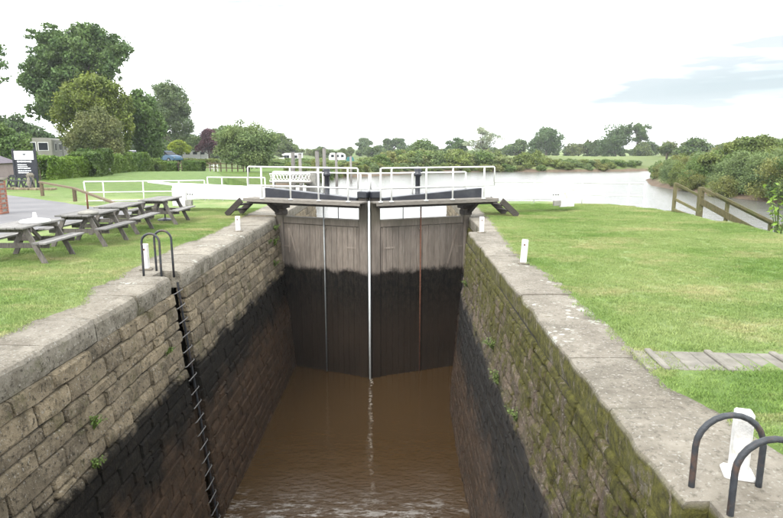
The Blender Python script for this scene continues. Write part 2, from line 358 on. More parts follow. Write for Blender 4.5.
def water_river():
    m, t, b = new_mat('river_water', 0.13, 0.5); p = pos(t)
    b.inputs['Base Color'].default_value = (0.10, 0.10, 0.09, 1); b.inputs['IOR'].default_value = 1.33
    h = M(t, 'ADD', noisef(t, p, 1.1, 4, 0.6, (1, 2.2, 1)), M(t, 'MULTIPLY', noisef(t, p, 6, 3, 0.6, (1, 2.0, 1)), 0.25))
    bump(t, b, h, 0.095, 0.8); return m
MT['river'] = water_river()
def water_lock():
    m, t, b = new_mat('muddy_lock_water', 0.07, 0.5); p = pos(t); s = zof(t, p)
    c = mixc(t, noisef(t, p, 0.5, 4), (0.048, 0.028, 0.012), (0.070, 0.042, 0.018))
    b.inputs['IOR'].default_value = 1.33
    # foam dots and the mitre pole's broken reflection, painted into the colour
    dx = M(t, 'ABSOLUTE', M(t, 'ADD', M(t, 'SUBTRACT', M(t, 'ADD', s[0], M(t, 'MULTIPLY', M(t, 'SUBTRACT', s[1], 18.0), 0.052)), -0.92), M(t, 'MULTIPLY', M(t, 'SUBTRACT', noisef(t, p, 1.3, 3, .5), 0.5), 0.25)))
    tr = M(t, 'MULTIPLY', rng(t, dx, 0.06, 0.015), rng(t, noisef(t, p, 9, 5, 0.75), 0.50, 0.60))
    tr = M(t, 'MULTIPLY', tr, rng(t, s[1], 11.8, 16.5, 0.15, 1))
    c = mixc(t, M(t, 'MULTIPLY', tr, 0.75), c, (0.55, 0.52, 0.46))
    streak_n = noisef(t, p, 3.2, 9, 0.8, (0.7, 2.2, 1), 17.0); fe = M(t, 'ADD', s[1], M(t, 'MULTIPLY', noisef(t, p, .8, 4, .6, None, 23.0), 1.6))
    glint_foam = M(t, 'MULTIPLY', rng(t, streak_n, 0.52, 0.58), rng(t, fe, 12.5, 11.4))  # pale near streaks: foam and sky glints on ripples, painted into the colour
    c = mixc(t, M(t, 'MULTIPLY', glint_foam, 0.75), c, (0.40, 0.385, 0.36))
    setc(t, b, c)
    ed = M(t, 'ADD', s[1], M(t, 'MULTIPLY', noisef(t, p, .9, 4, .6, None, 3.0), 2.4)); near = rng(t, ed, 15.0, 10.8, 0.12, 2.0, True)
    h = M(t, 'ADD', M(t, 'MULTIPLY', noisef(t, p, 1.5, 3, 0.55, (1, 2.0, 1)), rng(t, ed, 16, 11, .25, .8, True)), M(t, 'MULTIPLY', noisef(t, p, 5.5, 4, 0.6, (1, 2.0, 1)), M(t, 'MULTIPLY', near, 0.6)))
    bump(t, b, h, 0.07, 0.5); return m
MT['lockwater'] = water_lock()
def leaf_mat(name, ca, cb, trans=0.3, rough=0.6):
    """uses the object's own colour as a tint; colour differs from leaf to leaf and between clumps"""
    m, t, b = new_mat(name, rough, 0.25); g = t.nodes.new('ShaderNodeNewGeometry'); p = objco(t)
    c = mixc(t, g.outputs['Random Per Island'], ca, cb)
    c = mixc(t, rng(t, noisef(t, p, 0.5, 3, 0.5), 0.35, 0.65, 0, 0.55), c, tuple(x * y for x, y in zip(cb, (1.25, 1.05, 0.9))))
    oi = t.nodes.new('ShaderNodeObjectInfo'); c = mixc(t, 1.0, c, oi.outputs['Color'], 'MULTIPLY')
    c = setc(t, b, c)
    tr = t.nodes.new('ShaderNodeBsdfTranslucent'); t.links.new(c, tr.inputs[0])
    mx = t.nodes.new('ShaderNodeMixShader'); mx.inputs[0].default_value = trans
    t.links.new(b.outputs[0], mx.inputs[1]); t.links.new(tr.outputs[0], mx.inputs[2])
    t.links.new(mx.outputs[0], t.nodes['Material Output'].inputs[0]); return m
MT['leaf'] = leaf_mat('leaves', (0.050, 0.082, 0.030), (0.250, 0.320, 0.140))

# ------------------------------------------------------------------ land form
def seg_d(px, py, ax, ay, bx, by):
    dx, dy = bx - ax, by - ay; t = np.clip(((px - ax) * dx + (py - ay) * dy) / (dx * dx + dy * dy), 0, 1)
    return np.hypot(px - ax - t * dx, py - ay - t * dy)
RIV = [(-4, 28), (-4.8, 33), (-7, 36), (-10.5, 40), (-12, 50), (-10, 62), (-7.5, 75), (-2.7, 80.5), (4.5, 90), (12.5, 94), (24, 94.5), (36, 96), (70, 108), (160, 135),
       (160, 120), (70, 92), (38, 82), (29, 72), (25, 61), (24.3, 53), (24.8, 47), (25.2, 40), (26, 20), (28, -30), (34, -160), (18, -160), (14, 0), (12.7, 10), (12.4, 16), (12.0, 21.5), (10.2, 25.8), (7, 28), (2.2, 28.5)]
def river_sd(x, y):
    d = np.full(np.shape(x), 1e9); ins = np.zeros(np.shape(x), bool); n = len(RIV)
    for i in range(n):
        ax, ay = RIV[i]; bx, by = RIV[(i + 1) % n]
        d = np.minimum(d, seg_d(x, y, ax, ay, bx, by))
        c = ((ay > y) != (by > y)) & (x < (bx - ax) * (y - ay) / ((by - ay) if by != ay else 1e-9) + ax); ins ^= c
    return np.where(ins, -d, d)
def land_z(x, y):
    x = np.asarray(x, float); y = np.asarray(y, float)
    base = np.interp(y, [-100, 26, 60, 110, 160, 400], [0, 0, -0.35, -0.75, -1.0, -0.9])
    base = base + 0.22 * np.sin(x * 0.13 + 1) * np.sin(y * 0.11) * np.clip((y - 30) / 30, 0, 1)
    left = np.clip((-x - 9) / 8, 0, 1) * np.clip((y - 27) / 10, 0, 1) * np.clip((90 - y) / 40, 0, 1)
    base = base + left * 0.35
    base = base + 0.75 * np.clip((-x - 0.335 * y) / 4, 0, 1) * np.clip((y - 62) / 10, 0, 1) * np.clip((108 - y) / 15, 0, 1)
    # flood bank beyond the river
    fb = np.clip(1 - np.abs(y - (150 + 0.08 * (x - 40))) / 14, 0, 1) * np.clip((x - 8) / 25, 0, 1)
    base = base + 1.25 * fb * fb * (3 - 2 * fb)
    # right-hand far bank is a little higher ground
    rb = np.clip((x - 26) / 10, 0, 1) * np.clip((92 - y) / 15, 0, 1)
    base = base + rb * 0.8
    d = river_sd(x, y)
    s = np.clip(d / 3.2, -0.4, 1)
    t = np.where(s > 0, s * s * (3 - 2 * s), s)
    return np.where(d < 3.2, -1.55 + (base + 1.55) * np.maximum(t, 0) + np.minimum(s, 0) * 3.5, base)
def grid_mesh(name, xs, ys, zf, mat, smooth=True):
    X, Y = np.meshgrid(xs, ys); Z = zf(X, Y); nx, ny = len(xs), len(ys)
    co = np.stack([X, Y, Z], -1).reshape(-1, 3)
    i = np.arange(nx - 1)[None, :] + np.arange(ny - 1)[:, None] * nx
    f = np.stack([i, i + 1, i + nx + 1, i + nx], -1).reshape(-1, 4)
    return np_mesh(name, co, f, mat, smooth)
def np_mesh(name, co, f, mat, smooth=False):
    me = bpy.data.meshes.new(name); k = f.shape[1]
    me.vertices.add(len(co)); me.vertices.foreach_set('co', co.astype(np.float32).ravel())
    me.loops.add(f.size); me.loops.foreach_set('vertex_index', f.astype(np.int32).ravel())
    me.polygons.add(len(f)); me.polygons.foreach_set('loop_start', np.arange(0, f.size, k, dtype=np.int32)); me.polygons.foreach_set('loop_total', np.full(len(f), k, np.int32))
    me.update(calc_edges=True)
    if smooth: me.shade_smooth()
    me.materials.append(mat); return me
def axis(segs):
    o = []
    for a, b, st in segs: o += list(np.arange(a, b, st))
    return np.array(o + [segs[-1][1]])
xs = axis([(-2500, -300, 200), (-300, -80, 20), (-80, -30, 3), (-30, 45, 0.9), (45, 120, 3), (120, 300, 20), (300, 2500, 200)])
ys = axis([(-400, -60, 40), (-60, -8, 4), (-8, 110, 0.9), (110, 180, 3), (180, 400, 20), (400, 3200, 200)])
def gz(X, Y):
    Z = land_z(X, Y) - np.where((Y < 60) & (X > -60) & (X < 16), 0.14, 0.0)
    pit = (X > -5.4) & (X < 3.0) & (Y < 28.3) & (Y > -60)
    return np.where(pit, -7.0, Z)
ground = tag(link('ground', grid_mesh('ground', xs, ys, gz, MT['land'])), kind='structure')
rs = random.Random(5)
def wob(v, k, s): return noise.noise(Vector((v * k, s, 0.3)))
def lawn_l(y):
    b = float(np.interp(y, [-4, 5, 6.6, 8.2, 9.0, 9.7, 11.7, 15, 20.5, 28], [-4.75, -4.8, -4.72, -4.53, -4.86, -4.80, -5.02, -4.90, -5.15, -5.2]))
    return b + 0.10 * wob(y, 1.3, 1.0) + 0.05 * wob(y, 5, 2.0)
def lawn_r(y):
    b = float(np.interp(y, [-4, 3.3, 4.3, 4.85, 5.3, 6.9, 8.5, 9.9, 12.4, 15.9, 20, 28], [3.2, 2.95, 2.72, 2.66, 2.46, 2.56, 2.58, 2.62, 2.44, 2.66, 2.9, 2.9]))
    return b + 0.05 * wob(y, 1.5, 5.0) + 0.03 * wob(y, 6, 6.0)
def lawn_sheet(name, side):
    ys = axis([(-12, 0, 1.0), (0, 24, 0.12), (24, 60, 0.8)])
    if side < 0: off = -axis([(0, 0.6, 0.1), (0.6, 10, 0.4), (10, 56, 2)])
    else: off = axis([(0, 0.6, 0.1), (0.6, 14, 0.35)])
    if side > 0: ys = ys[ys <= 29]
    co = []; nx = len(off)
    for y in ys:
        e = lawn_l(y) if side < 0 else lawn_r(y)
        if y > 28 and side < 0: e = -5.2 - (y - 28) * 0.45
        for j, o in enumerate(off):
            x = e + o; z = float(land_z(x, y))
            z += 0.022 + 0.02 * noise.noise(Vector((x * .8, y * .8, 1))) + 0.03 * noise.noise(Vector((x * .25, y * .25, 4)))
            if abs(x) < 14 and z > -0.3: z = max(z, 0.006 if y < 24 else z)
            if j == 0: z = -0.03
            if j in (len(off) - 1,): z -= 0.4
            co.append((x, y, z))
    i = np.arange(nx - 1)[None, :] + np.arange(len(ys) - 1)[:, None] * nx
    f = np.stack([i, i + 1, i + nx + 1, i + nx], -1).reshape(-1, 4)
    if side < 0: f = f[:, ::-1]
    return tag(link(name, np_mesh(name, np.array(co), f, MT['grass'], True)), kind='structure')
lawnL = lawn_sheet('lawn', -1); lawnR = lawn_sheet('lawn', 1)
# tarmac path on the left bank
def poly_sheet(name, pts, z, mat):
    bm = bmesh.new(); vs = [bm.verts.new((x, y, z)) for x, y in pts]; f = bm.faces.new(vs)
    bmesh.ops.triangulate(bm, faces=[f]); me = bpy.data.meshes.new(name); bm.to_mesh(me); bm.free(); me.materials.append(mat); return me
def smooth_poly(pts, n=6, jit=0.05):
    out = []; k = len(pts)
    for i in range(k):
        p0, p1, p2, p3 = [Vector(pts[(i + j) % k]) for j in (-1, 0, 1, 2)]
        for s in range(n):
            t = s / n
            q = 0.5 * ((2 * p1) + (-p0 + p2) * t + (2 * p0 - 5 * p1 + 4 * p2 - p3) * t * t + (-p0 + 3 * p1 - 3 * p2 + p3) * t ** 3)
            out.append((q.x + rs.uniform(-jit, jit), q.y + rs.uniform(-jit, jit)))
    return out
path_pts = [(-9.0, 19.7), (-9.8, 20.6), (-11.6, 21.9), (-15.2, 24.8), (-18.5, 27.3), (-24, 29.5), (-45, 33), (-45, 10), (-20, 6), (-14, 8.5), (-10.6, 12.5), (-9.4, 16.4), (-8.75, 18.6)]
tag(link('path', poly_sheet('path', smooth_poly(path_pts), 0.075, MT['tarmac'])), kind='structure')
# water
WR = [(-60, 19.75), (3.3, 19.75), (3.3, -160), (170, -160), (170, 19.75), (170, 145), (3.3, 145), (-60, 145)]
tag(link('river', mesh_from('river', [(x, y, -1.5) for x, y in WR], [(0, 1, 6, 7), (1, 4, 5, 6), (1, 2, 3, 4)]), MT['river']), kind='structure')
ZW = -5.05
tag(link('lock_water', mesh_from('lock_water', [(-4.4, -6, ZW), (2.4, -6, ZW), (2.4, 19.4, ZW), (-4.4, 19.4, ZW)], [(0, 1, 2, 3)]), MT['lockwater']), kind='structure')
tag(link('lock_floor', mesh_from('lock_floor', [(-5, -8, -6.6), (3, -8, -6.6), (3, 30, -6.6), (-5, 30, -6.6)], [(0, 1, 2, 3)]), MT['mortar']), kind='structure')

# ------------------------------------------------------------------ lock walls of single stones
def face_x(side, y, z):
    z = min(z, 0)
    if side < 0: return -4.0 + 0.5 * (-z / 5.05) + 0.03 * noise.noise(Vector((y * .5, z * .6, 2)))
    b = 1.82 - 0.42 * (-z / 5.05) + 0.05 * noise.noise(Vector((y * .4, z * .7, 8)))
    if -2.15 < z < -1.6: b -= 0.03
    return b
def stone_mesh(side, y0, y1, z0, z1, proud, rr, fx=face_x, ch=0.02, depth=0.16):
    g = rr.uniform(.004, .010); y0 += g; y1 -= g; z0 += g; z1 -= g
    jt = lambda s=0.012: rr.uniform(-s, s)
    c = min(ch, (y1 - y0) * .3, (z1 - z0) * .3)
    out = []; inn = []; back = []
    ring = [(0, 0), (.5, 0), (1, 0), (1, .5), (1, 1), (.5, 1), (0, 1), (0, .5)]
    for q_, (a, b) in enumerate(ring):
        if q_ % 2 == 0:
            rc = rr.uniform(.004, .014); ca = min(.15, rc / max(y1 - y0, .01)); cb = min(.15, rc / max(z1 - z0, .01)); a = a + (ca if a < .5 else -ca); b = b + (cb if b < .5 else -cb)
        y = y0 + (y1 - y0) * a; z = z0 + (z1 - z0) * b
        out.append((fx(side, y, z) + side * (0.018 - proud * .5), y + jt(.006), z + jt(.006)))
        yi = y0 + c + (y1 - y0 - 2 * c) * a; zi = z0 + c + (z1 - z0 - 2 * c) * b
        inn.append((fx(side, yi, zi) - side * (proud + jt(.008)), yi + jt(.008), zi + jt(.008)))
        back.append((fx(side, y, z) + side * depth, y, z))
    m = (fx(side, (y0 + y1) / 2, (z0 + z1) / 2) - side * (proud + 0.006 + jt(.012)), (y0 + y1) / 2 + jt(.03), (z0 + z1) / 2 + jt(.03))
    vs = out + inn + back + [m]; fs = []
    for i in range(8):
        j = (i + 1) % 8
        q1 = (i, j, 8 + j, 8 + i); q2 = (16 + i, 16 + j, j, i); q3 = (8 + i, 8 + j, 24)
        if side > 0: q1, q2, q3 = q1[::-1], q2[::-1], q3[::-1]
        fs += [q1, q2, q3]
    return vs, fs
def coping_mesh(side, y0, y1, width, rr, h=0.32):
    """front-rounded coping stone: profile swept along Y with a worn nose"""
    g = 0.004; y0 += g; y1 -= g; ys = np.linspace(y0, y1, 7); vs = []; fs = []
    rnd = rr.uniform(0.05, 0.10) if side < 0 else rr.uniform(0.035, 0.06); pr = rr.uniform(0.0, 0.02); dz = rr.uniform(-0.008, 0.008)
    for k, y in enumerate(ys):
        x0 = face_x(side, y, 0) - side * pr
        e = 0.014 if k in (0, len(ys) - 1) else 0.0
        wn = side * (0.045 * noise.noise(Vector((y * 2.3, side, 0))) + 0.02 * noise.noise(Vector((y * 7, side, 3)))) * side + e
        prof = [(side * .12, -h), (side * (0.01 + e), -h), (0.0 + side * wn, -h * .6), (side * (rnd * .15 + wn), -rnd * 0.9), (side * (rnd * .5 + wn), -rnd * .3), (side * (rnd * 1.2 + wn), -e * .7), (side * .45, 0.006 - e * .7), (side * width, 0.0 - e * .7), (side * width, -h)]
        for a, z in prof: vs.append((x0 + a, y, z + dz))
    n = 9
    for k in range(6):
        for j in range(n):
            q = (k * n + j, k * n + (j + 1) % n, (k + 1) * n + (j + 1) % n, (k + 1) * n + j); fs.append(q if side < 0 else q[::-1])
    fs += [tuple(range(n)) if side > 0 else tuple(range(n))[::-1], tuple(6 * n + j for j in range(n))[::-1] if side > 0 else tuple(6 * n + j for j in range(n))]
    return vs, fs
def build_wall(side, label, yA, yB, slot, mat, limit=295):
    root = empty('lock_wall', (face_x(side, 10, 0), 10, 0), 0, label, 'wall')
    org = Vector(root.location); rr = random.Random(11 + side); stones = []; cmat = MT['coping'] if side < 0 else MT['coping_r']
    # coping
    y = yA
    while y < yB - 0.05:
        l = rr.uniform(0.75, 1.25) if side < 0 else rr.uniform(0.9, 1.7)
        if y + l > yB - 0.4: l = yB - y
        y1 = y + l
        if slot[0] < y1 and y < slot[1]:          # stop the stone at the ladder slot
            if y < slot[0] - 0.1: y1 = slot[0]
            else: y = slot[1]; continue
        vs, fs = coping_mesh(side, y, y1, 1.3 if not (side > 0 and y1 < 5.2) else 1.9, rr)
        me = mesh_from('coping_stone', [Vector(v) - org for v in vs], fs, False); link('coping_stone', me, cmat, root)
        y = y1
    # slab behind the ladder slot so that the top is whole
    mb = MB(); x0 = face_x(side, slot[0], 0); mb.box((x0 + side * ((0.34 if side < 0 else .16) + 0.6), (slot[0] + slot[1]) / 2, -0.16), (1.2, slot[1] - slot[0] - 0.016, 0.316), None, 0.004)
    mb.v = [tuple(Vector(v) - org) for v in mb.v]; mb.build('coping_stone', cmat, root)
    z = -0.32; row = 0
    while z > -5.6:
        h = rr.uniform(0.16, 0.28) if side < 0 else rr.uniform(0.12, 0.24)
        y = yA - rr.uniform(0, .4)
        while y < yB:
            l = rr.choice([rr.uniform(.28, .5), rr.uniform(.45, .8), rr.uniform(.6, 1.05)]) * (1 if side < 0 else .7)
            y1 = min(y + l, yB)
            if yB - y1 < 0.2: y1 = yB
            a, b = y, y1
            parts = [(a, b)]
            if a < slot[1] and b > slot[0]: parts = [p for p in ((a, slot[0]), (slot[1], b)) if p[1] - p[0] > 0.06]
            for a, b in parts:
                if rr.random() < 0.13 and h > .2 and b - a < .6:
                    zz = z - h * rr.uniform(.4, .6); stones.append((a, b, zz, z)); stones.append((a, b, z - h, zz))
                else: stones.append((a, b, z - h, z))
            y = y1
        z -= h; row += 1
    def size(s):
        yc = max((s[0] + s[1]) / 2, 0.5); zc = (s[2] + s[3]) / 2
        if yc < 2.5 or s[2] < -5.15: return -1
        up = 2.2 - zc
        if up / yc > 0.64 + 0.02 * yc * 0: return -1
        return (s[1] - s[0]) * (s[3] - s[2]) / yc ** 2.6
    stones.sort(key=size, reverse=True)
    rest_v = []; rest_f = []
    for k, s in enumerate(stones):
        pr = (rr.uniform(-0.015, 0.035) if s[2] > -2.0 else rr.uniform(-.006, .015)) * (1 if side < 0 else .6)
        vs, fs = stone_mesh(side, *s, pr, rr, ch=rr.uniform(.010, .022))
        vs = [Vector(v) - org for v in vs]
        if k < limit: link('stone', mesh_from('stone', vs, fs, False), mat, root)
        else:
            n = len(rest_v); rest_v += vs; rest_f += [tuple(i + n for i in f) for f in fs]
    o = link('stone_courses', mesh_from('stone_courses', rest_v, rest_f, False), mat, root); o['kind'] = 'stuff'
    # joints: backing set 45 mm behind the faces
    ny = 24; vs = []; fs = []; zs = [-0.3, -1, -2, -3, -4, -5.8]
    def strip(ya, yb, dx):
        n = len(vs); yy = np.linspace(ya, yb, ny)
        for y in yy:
            for z in zs: vs.append(Vector((face_x(side, y, z) + side * dx, y, z)) - org)
        for i in range(ny - 1):
            for j in range(len(zs) - 1): q = n + i * len(zs) + j; fs.append((q, q + 1, q + len(zs) + 1, q + len(zs)))
    jd = 0.05 if side < 0 else .034; strip(yA - .3, slot[0] - .005, jd); strip(slot[1] + .005, yB - .02, jd); strip(slot[0] - .02, slot[1] + .02, 0.34 if side < 0 else .15)
    link('mortar', mesh_from('mortar', vs, fs), MT['mortar'], root)
    return root
SL = (10.08, 10.58); SRt = (3.16, 3.46)
wallL = build_wall(-1, 'coursed sandstone lock wall on the left, dry and pale above with black slime below', 1.0, 19.25, SL, MT['wall_left'])
wallR = build_wall(1, 'mossy lock wall on the right, green and brown above a black wet band', 1.0, 15.8, SRt, MT['wall_right'])
# recess behind the right wall's corner, where the open gate folds away, and the walls upstream of the gates
def plain_wall(name, label, side, xf, yA, yB, zb, mat, top=0.0, wid=1.2):
    root = empty(name, (xf, yA, 0), 0, label, 'wall'); org = Vector(root.location); rr = random.Random(int(yA * 7 + side))
    fx = lambda s, y, z: xf - s * 0.085 * max(0, -z) * (1 if yA < 19 else 0.3) + .015 * noise.noise(Vector((y, z, 3)))
    y = yA
    while y < yB - .05:
        l = min(rr.uniform(.8, 1.3), yB - y)
        if yB - y - l < .3: l = yB - y
        mb = MB(); mb.box((xf + side * wid / 2 - org.x, y + l / 2 - org.y, top - .16), (wid, l - .012, .316), None, .02); mb.build('coping_stone', MT['coping'], root); y += l
    z = top - .32; rest_v = []; rest_f = []; cnt = 0
    while z > zb:
        h = rr.uniform(.2, .3); y = yA
        while y < yB - .01:
            l = rr.uniform(.4, .9); y1 = min(y + l, yB)
            if yB - y1 < .2: y1 = yB
            vs, fs = stone_mesh(side, y, y1, z - h, z, rr.uniform(-.01, .02), rr, fx); vs = [Vector(v) - org for v in vs]
            if z > -2.2 and cnt < 120: link('stone', mesh_from('stone', vs, fs), mat, root); cnt += 1
            else: n = len(rest_v); rest_v += vs; rest_f += [tuple(i + n for i in f) for f in fs]
            y = y1
        z -= h
    if rest_v: o = link('stone_courses', mesh_from('stone_courses', rest_v, rest_f), mat, root); o['kind'] = 'stuff'
    mb = MB(); mb.add([Vector((fx(side, yA, zz) + side * dx, y, zz)) - org for y in (yA, yB) for dx, zz in ((.05, top - .3), (.05, zb), (.6, zb), (.6, top - .3))], [(0, 1, 5, 4), (0, 3, 2, 1), (4, 5, 6, 7), (3, 7, 6, 2)]); mb.build('mortar', MT['mortar'], root)
    return root
plain_wall('recess_wall', 'short set-back stone wall behind the right wall corner, beside the gate heel', 1, 2.24, 15.83, 19.9, -5.6, MT['wall_right'])
plain_wall('wing_wall', 'left stone wall beyond the gates, seen through the gap under the walkway', -1, -4.0, 19.28, 28.2, -3.2, MT['wall_left'])
plain_wall('wing_wall', 'right stone wall beyond the gates, seen through the gap under the walkway', 1, 2.24, 19.92, 28.2, -3.2, MT['wall_left'])
# end face of the right chamber wall at the recess corner
rr = random.Random(3); z = -0.32
while z > -5.5:
    h = rr.uniform(.3, .45); mb = MB(); a = face_x(1, 15.8, z - h / 2)
    mb.box((a + .02 + .5 - wallR.location.x, 15.72 - 10, z - h / 2), (1.0, .2, h - .014), None, .02); mb.build('quoin', MT['wall_right'], wallR); z -= h
# left: gate hollow quoin post
mb = MB(); mb.box((-4.55, 19.45, -2.8), (1.0, .5, 5.6), None, .02)
o = mb.build('quoin', MT['wall_left'], wallL); o.location = -Vector(wallL.location)

# ------------------------------------------------------------------ lock gates
def build_gate(sgn, label, rod_u, beam_L, mitre=(-0.93, 18.1), heel=(-3.95, 19.35)):
    mx, my = mitre; hx, hy = heel; Lf = math.hypot(hx - mx, hy - my); ang = math.atan2(hy - my, hx - mx)
    root = empty('lock_gate', (mx, my, 0), ang, label, 'lock gate', 'pair of mitred lock gates')
    s = 1 if sgn < 0 else -1                       # local y towards the camera
    rr = random.Random(40 + sgn)
    def B(c, d, ch=0.0): mb = MB(); mb.box((c[0], c[1] * s, c[2]), d, None, ch); return mb
    # frame
    B((0.155, 0.0, -2.42), (0.29, 0.30, 6.0), .02).build('mitre_post', MT['gate'], root)
    B((Lf - 0.07, 0.0, -2.55), (0.26, 0.30, 5.8), .03).build('heel_post', MT['gate'], root)
    B((Lf / 2 + .04, 0.015, -0.09), (Lf - .53, 0.24, 0.22), .015).build('top_rail', MT['gate'], root)
    B((Lf / 2 + .04, -0.02, -5.2), (Lf - .53, 0.2, 0.35), .015).build('bottom_rail', MT['gate'], root)
    for zz in (-1.4, -2.9, -4.2): B((Lf / 2 + .04, -0.045, zz), (Lf - .53, 0.15, 0.24), .01).build('cross_rail', MT['gate'], root)
    n = 14; wd = (Lf - .54) / n
    for k in range(n):
        u = .315 + wd * (k + .5); t = rr.uniform(-.004, .004)
        B((u, 0.075 + t, -2.76), (wd - .007, 0.06, 5.1), .004).build('plank', MT['gate'], root)
    # iron straps: T plate by the mitre, short plate and long diagonal from the heel
    mb = MB()
    for c, d in (((.42, .112, -.85), (.05, .012, 1.5)), ((.60, .113, -.86), (.36, .012, .05)), ((.57, .113, -1.6), (.30, .012, .05))): mb.box((c[0], c[1] * s, c[2]), d)
    mb.build('strap', MT['gate_strap'], root)
    mb = MB(); mb.box((Lf - .42, .112 * s, -.75), (.05, .012, .8)); mb.box((Lf - .34, .113 * s, -.95), (.25, .012, .05)); mb.build('strap', MT['gate_strap'], root)
    mb = MB(); mb.bar((Lf - .45, .125 * s, -.35), (Lf - 1.55, .125 * s, -4.4), .012, .06, (0, s, 0) if False else (1, 0, 0)); mb.build('brace', MT['gate_strap'], root)
    # collar on the heel post and head blocks
    B((Lf - .07, 0.02, .33), (.44, .46, .12), .02).build('collar', MT['dark_wood'], root)
    B((Lf - .07, 0.0, .14), (.30, .34, .16), .02).build('collar', MT['dark_wood'], root)
    # balance beam: black over the gate, white outside
    def beam(u0, u1, z0a, z0b, z1a, z1b, hw, name, mat):
        mb = MB(); vs = [(u0, -hw, z0a), (u0, hw, z0a), (u0, hw, z1a), (u0, -hw, z1a), (u1, -hw, z0b), (u1, hw, z0b), (u1, hw, z1b), (u1, -hw, z1b)]
        mb.add(vs, [(0, 1, 2, 3), (7, 6, 5, 4), (0, 4, 5, 1), (1, 5, 6, 2), (2, 6, 7, 3), (3, 7, 4, 0)])
        bm = bmesh.new(); me = mb.mesh(name, mat); bm.from_mesh(me); bmesh.ops.bevel(bm, geom=list(bm.edges), offset=.015, segments=1, affect='EDGES'); bm.to_mesh(me); bm.free()
        return link(name, me, None, root)
    ub = Lf + .42
    bd = -.02 * s
    beam(.38, ub, .505, .50, .70, .93, .16, 'beam_head', MT['black_paint'])
    beam(ub + .003, beam_L, .50, .46, .93, .98, .17, 'balance_beam', MT['white_paint'])
    B((beam_L - .33, .19, .50), (.62, .06, .62), .01).build('end_panel', MT['old_white'], root)
    mb = MB(); mb.box((beam_L - .75, .20 * s, .33), (.28, .10, .18), None, .01); mb.build('end_bracket', MT['concrete'], root)
    if sgn < 0:
        mb = MB(); mb.bar((beam_L - .1, .1 * s, .93), (beam_L + 1.0, .22 * s, 1.02), .16, .07, ch=.01); mb.build('push_handle', MT['white_paint'], root)
    for q in range(3): mb = MB(); mb.tube([(beam_L - .9 + q * .1, .165 * s, .62), (beam_L - .9 + q * .1, .195 * s, .62)], .02, 6); mb.build('bolt', MT['dark_metal'], root)
    B((.19, -.02, .80), (.32, .34, .20), .02).build('head_block', MT['black_paint'], root)
    B((.19, -.02, .615), (.26, .26, .16), .01).build('head_block', MT['dark_wood'], root)
    # walkway
    u1 = 4.05
    for q, wv in enumerate((.29, .47, .65)): B((u1 / 2 + rr.uniform(-.02, .02), wv, .60), (u1 + .06, .17, .045), .006).build('deck_board', MT['deck_wood'], root)
    B((u1 / 2, .765, .575), (u1 + .1, .05, .115), .006).build('fascia_board', MT['deck_wood'], root)
    B((u1 / 2 + .05, .48, .50), (u1 - .1, .14, .14), .01).build('bearer', MT['dark_wood'], root)
    for uu in (.25, 1.3, 2.4, Lf - .1): B((uu, .42, .545), (.10, .62, .06), .005).build('bracket', MT['dark_wood'], root)
    mb = MB(); mb.bar((Lf - .02, .1 * s, .15), (Lf - .02, .62 * s, .5), .12, .12, (1, 0, 0)); mb.build('bracket', MT['dark_wood'], root)
    # handrails: round white tube
    def rail(wv, us, ua, ubb, zt, zm, drop):
        h = empty('handrail', (0, 0, 0)); h.parent = root; h.empty_display_size = .05
        mb = MB(); mb.tube([(ua, wv * s, zm if drop in (1, 3) else zt), (ua, wv * s, zt - .03), (ua + .03, wv * s, zt), (ubb - .03, wv * s, zt), (ubb, wv * s, zt - .03), (ubb, wv * s, zm)], .024, 8)
        mb.build('top_tube', MT['white_paint'], h, True)
        mb = MB(); mb.tube([(ua, wv * s, zm), (ubb, wv * s, zm)], .022, 8); mb.build('mid_tube', MT['white_paint'], h, True)
        for u in us:
            mb = MB(); mb.tube([(u, wv * s, .62), (u, wv * s, zt)], .027, 8); mb.box((u, wv * s, .64), (.11, .09, .03)); mb.build('post', MT['white_paint'], h, True)
    if sgn < 0: rail(.765, (.33, 1.33, 2.32, 3.38), .0, 3.88, 1.62, 1.04, 3)
    else: rail(.765, (.08, .42, 1.55, 2.45, 3.55), .08, 3.92, 1.62, 1.04, 3)
    rail(-.42, (.5, 1.85, 3.75) if sgn < 0 else (.15, 1.62, 3.55), .15, 3.75 if sgn < 0 else 3.55, 1.42, .94, 3)
    # paddle gear stand and its rods
    st = empty('paddle_stand', (rod_u, -.1 * s, .7)); st.parent = root
    mb = MB(); mb.lathe([(.13, -.2), (.13, -.1), (.08, -.08), (.075, .62), (.12, .64), (.12, .72), (.09, .74), (.11, .82), (.09, .90), (.03, .93)], 12); mb.build('column', MT['black_paint'], st, True)
    mb = MB(); mb.tube([(0, 0, .78), (.12, 0, .78)], .02, 6); mb.box((.13, 0, .78), (.03, .06, .06)); mb.build('spindle', MT['dark_metal'], st)
    mb = MB(); mb.tube([(rod_u, .155 * s, .55), (rod_u, .155 * s, -5.4)], .022, 8); mb.build('paddle_rod', MT['grey_steel'] if sgn < 0 else MT['rust'], root, True)
    for zz in (-.3, -2.2, -4.0): mb = MB(); mb.box((rod_u, .13 * s, zz), (.12, .05, .05)); mb.build('rod_guide', MT['gate_strap'], root)
    u2 = rod_u - .45 if sgn < 0 else rod_u - .55
    mb = MB(); mb.tube([(u2, .02 * s, .5), (u2, .02 * s, -.05)], .014, 6); mb.build('paddle_rod', MT['dark_metal'], root, True)
    if sgn < 0:
        mb = MB(); mb.tube([(-.075, .19 * s, .62), (-.075, .19 * s, -5.5)], .034, 10); mb.build('mitre_pole', MT['pale_rod'], root, True)
    return root
build_gate(-1, 'left timber lock gate with white balance beam, grey paddle rod and pale mitre pole', 1.52, 7.6)
build_gate(1, 'right timber lock gate with rust-red paddle rod and white beam over the right lawn', 1.66, 7.55, heel=(2.22, 19.42))
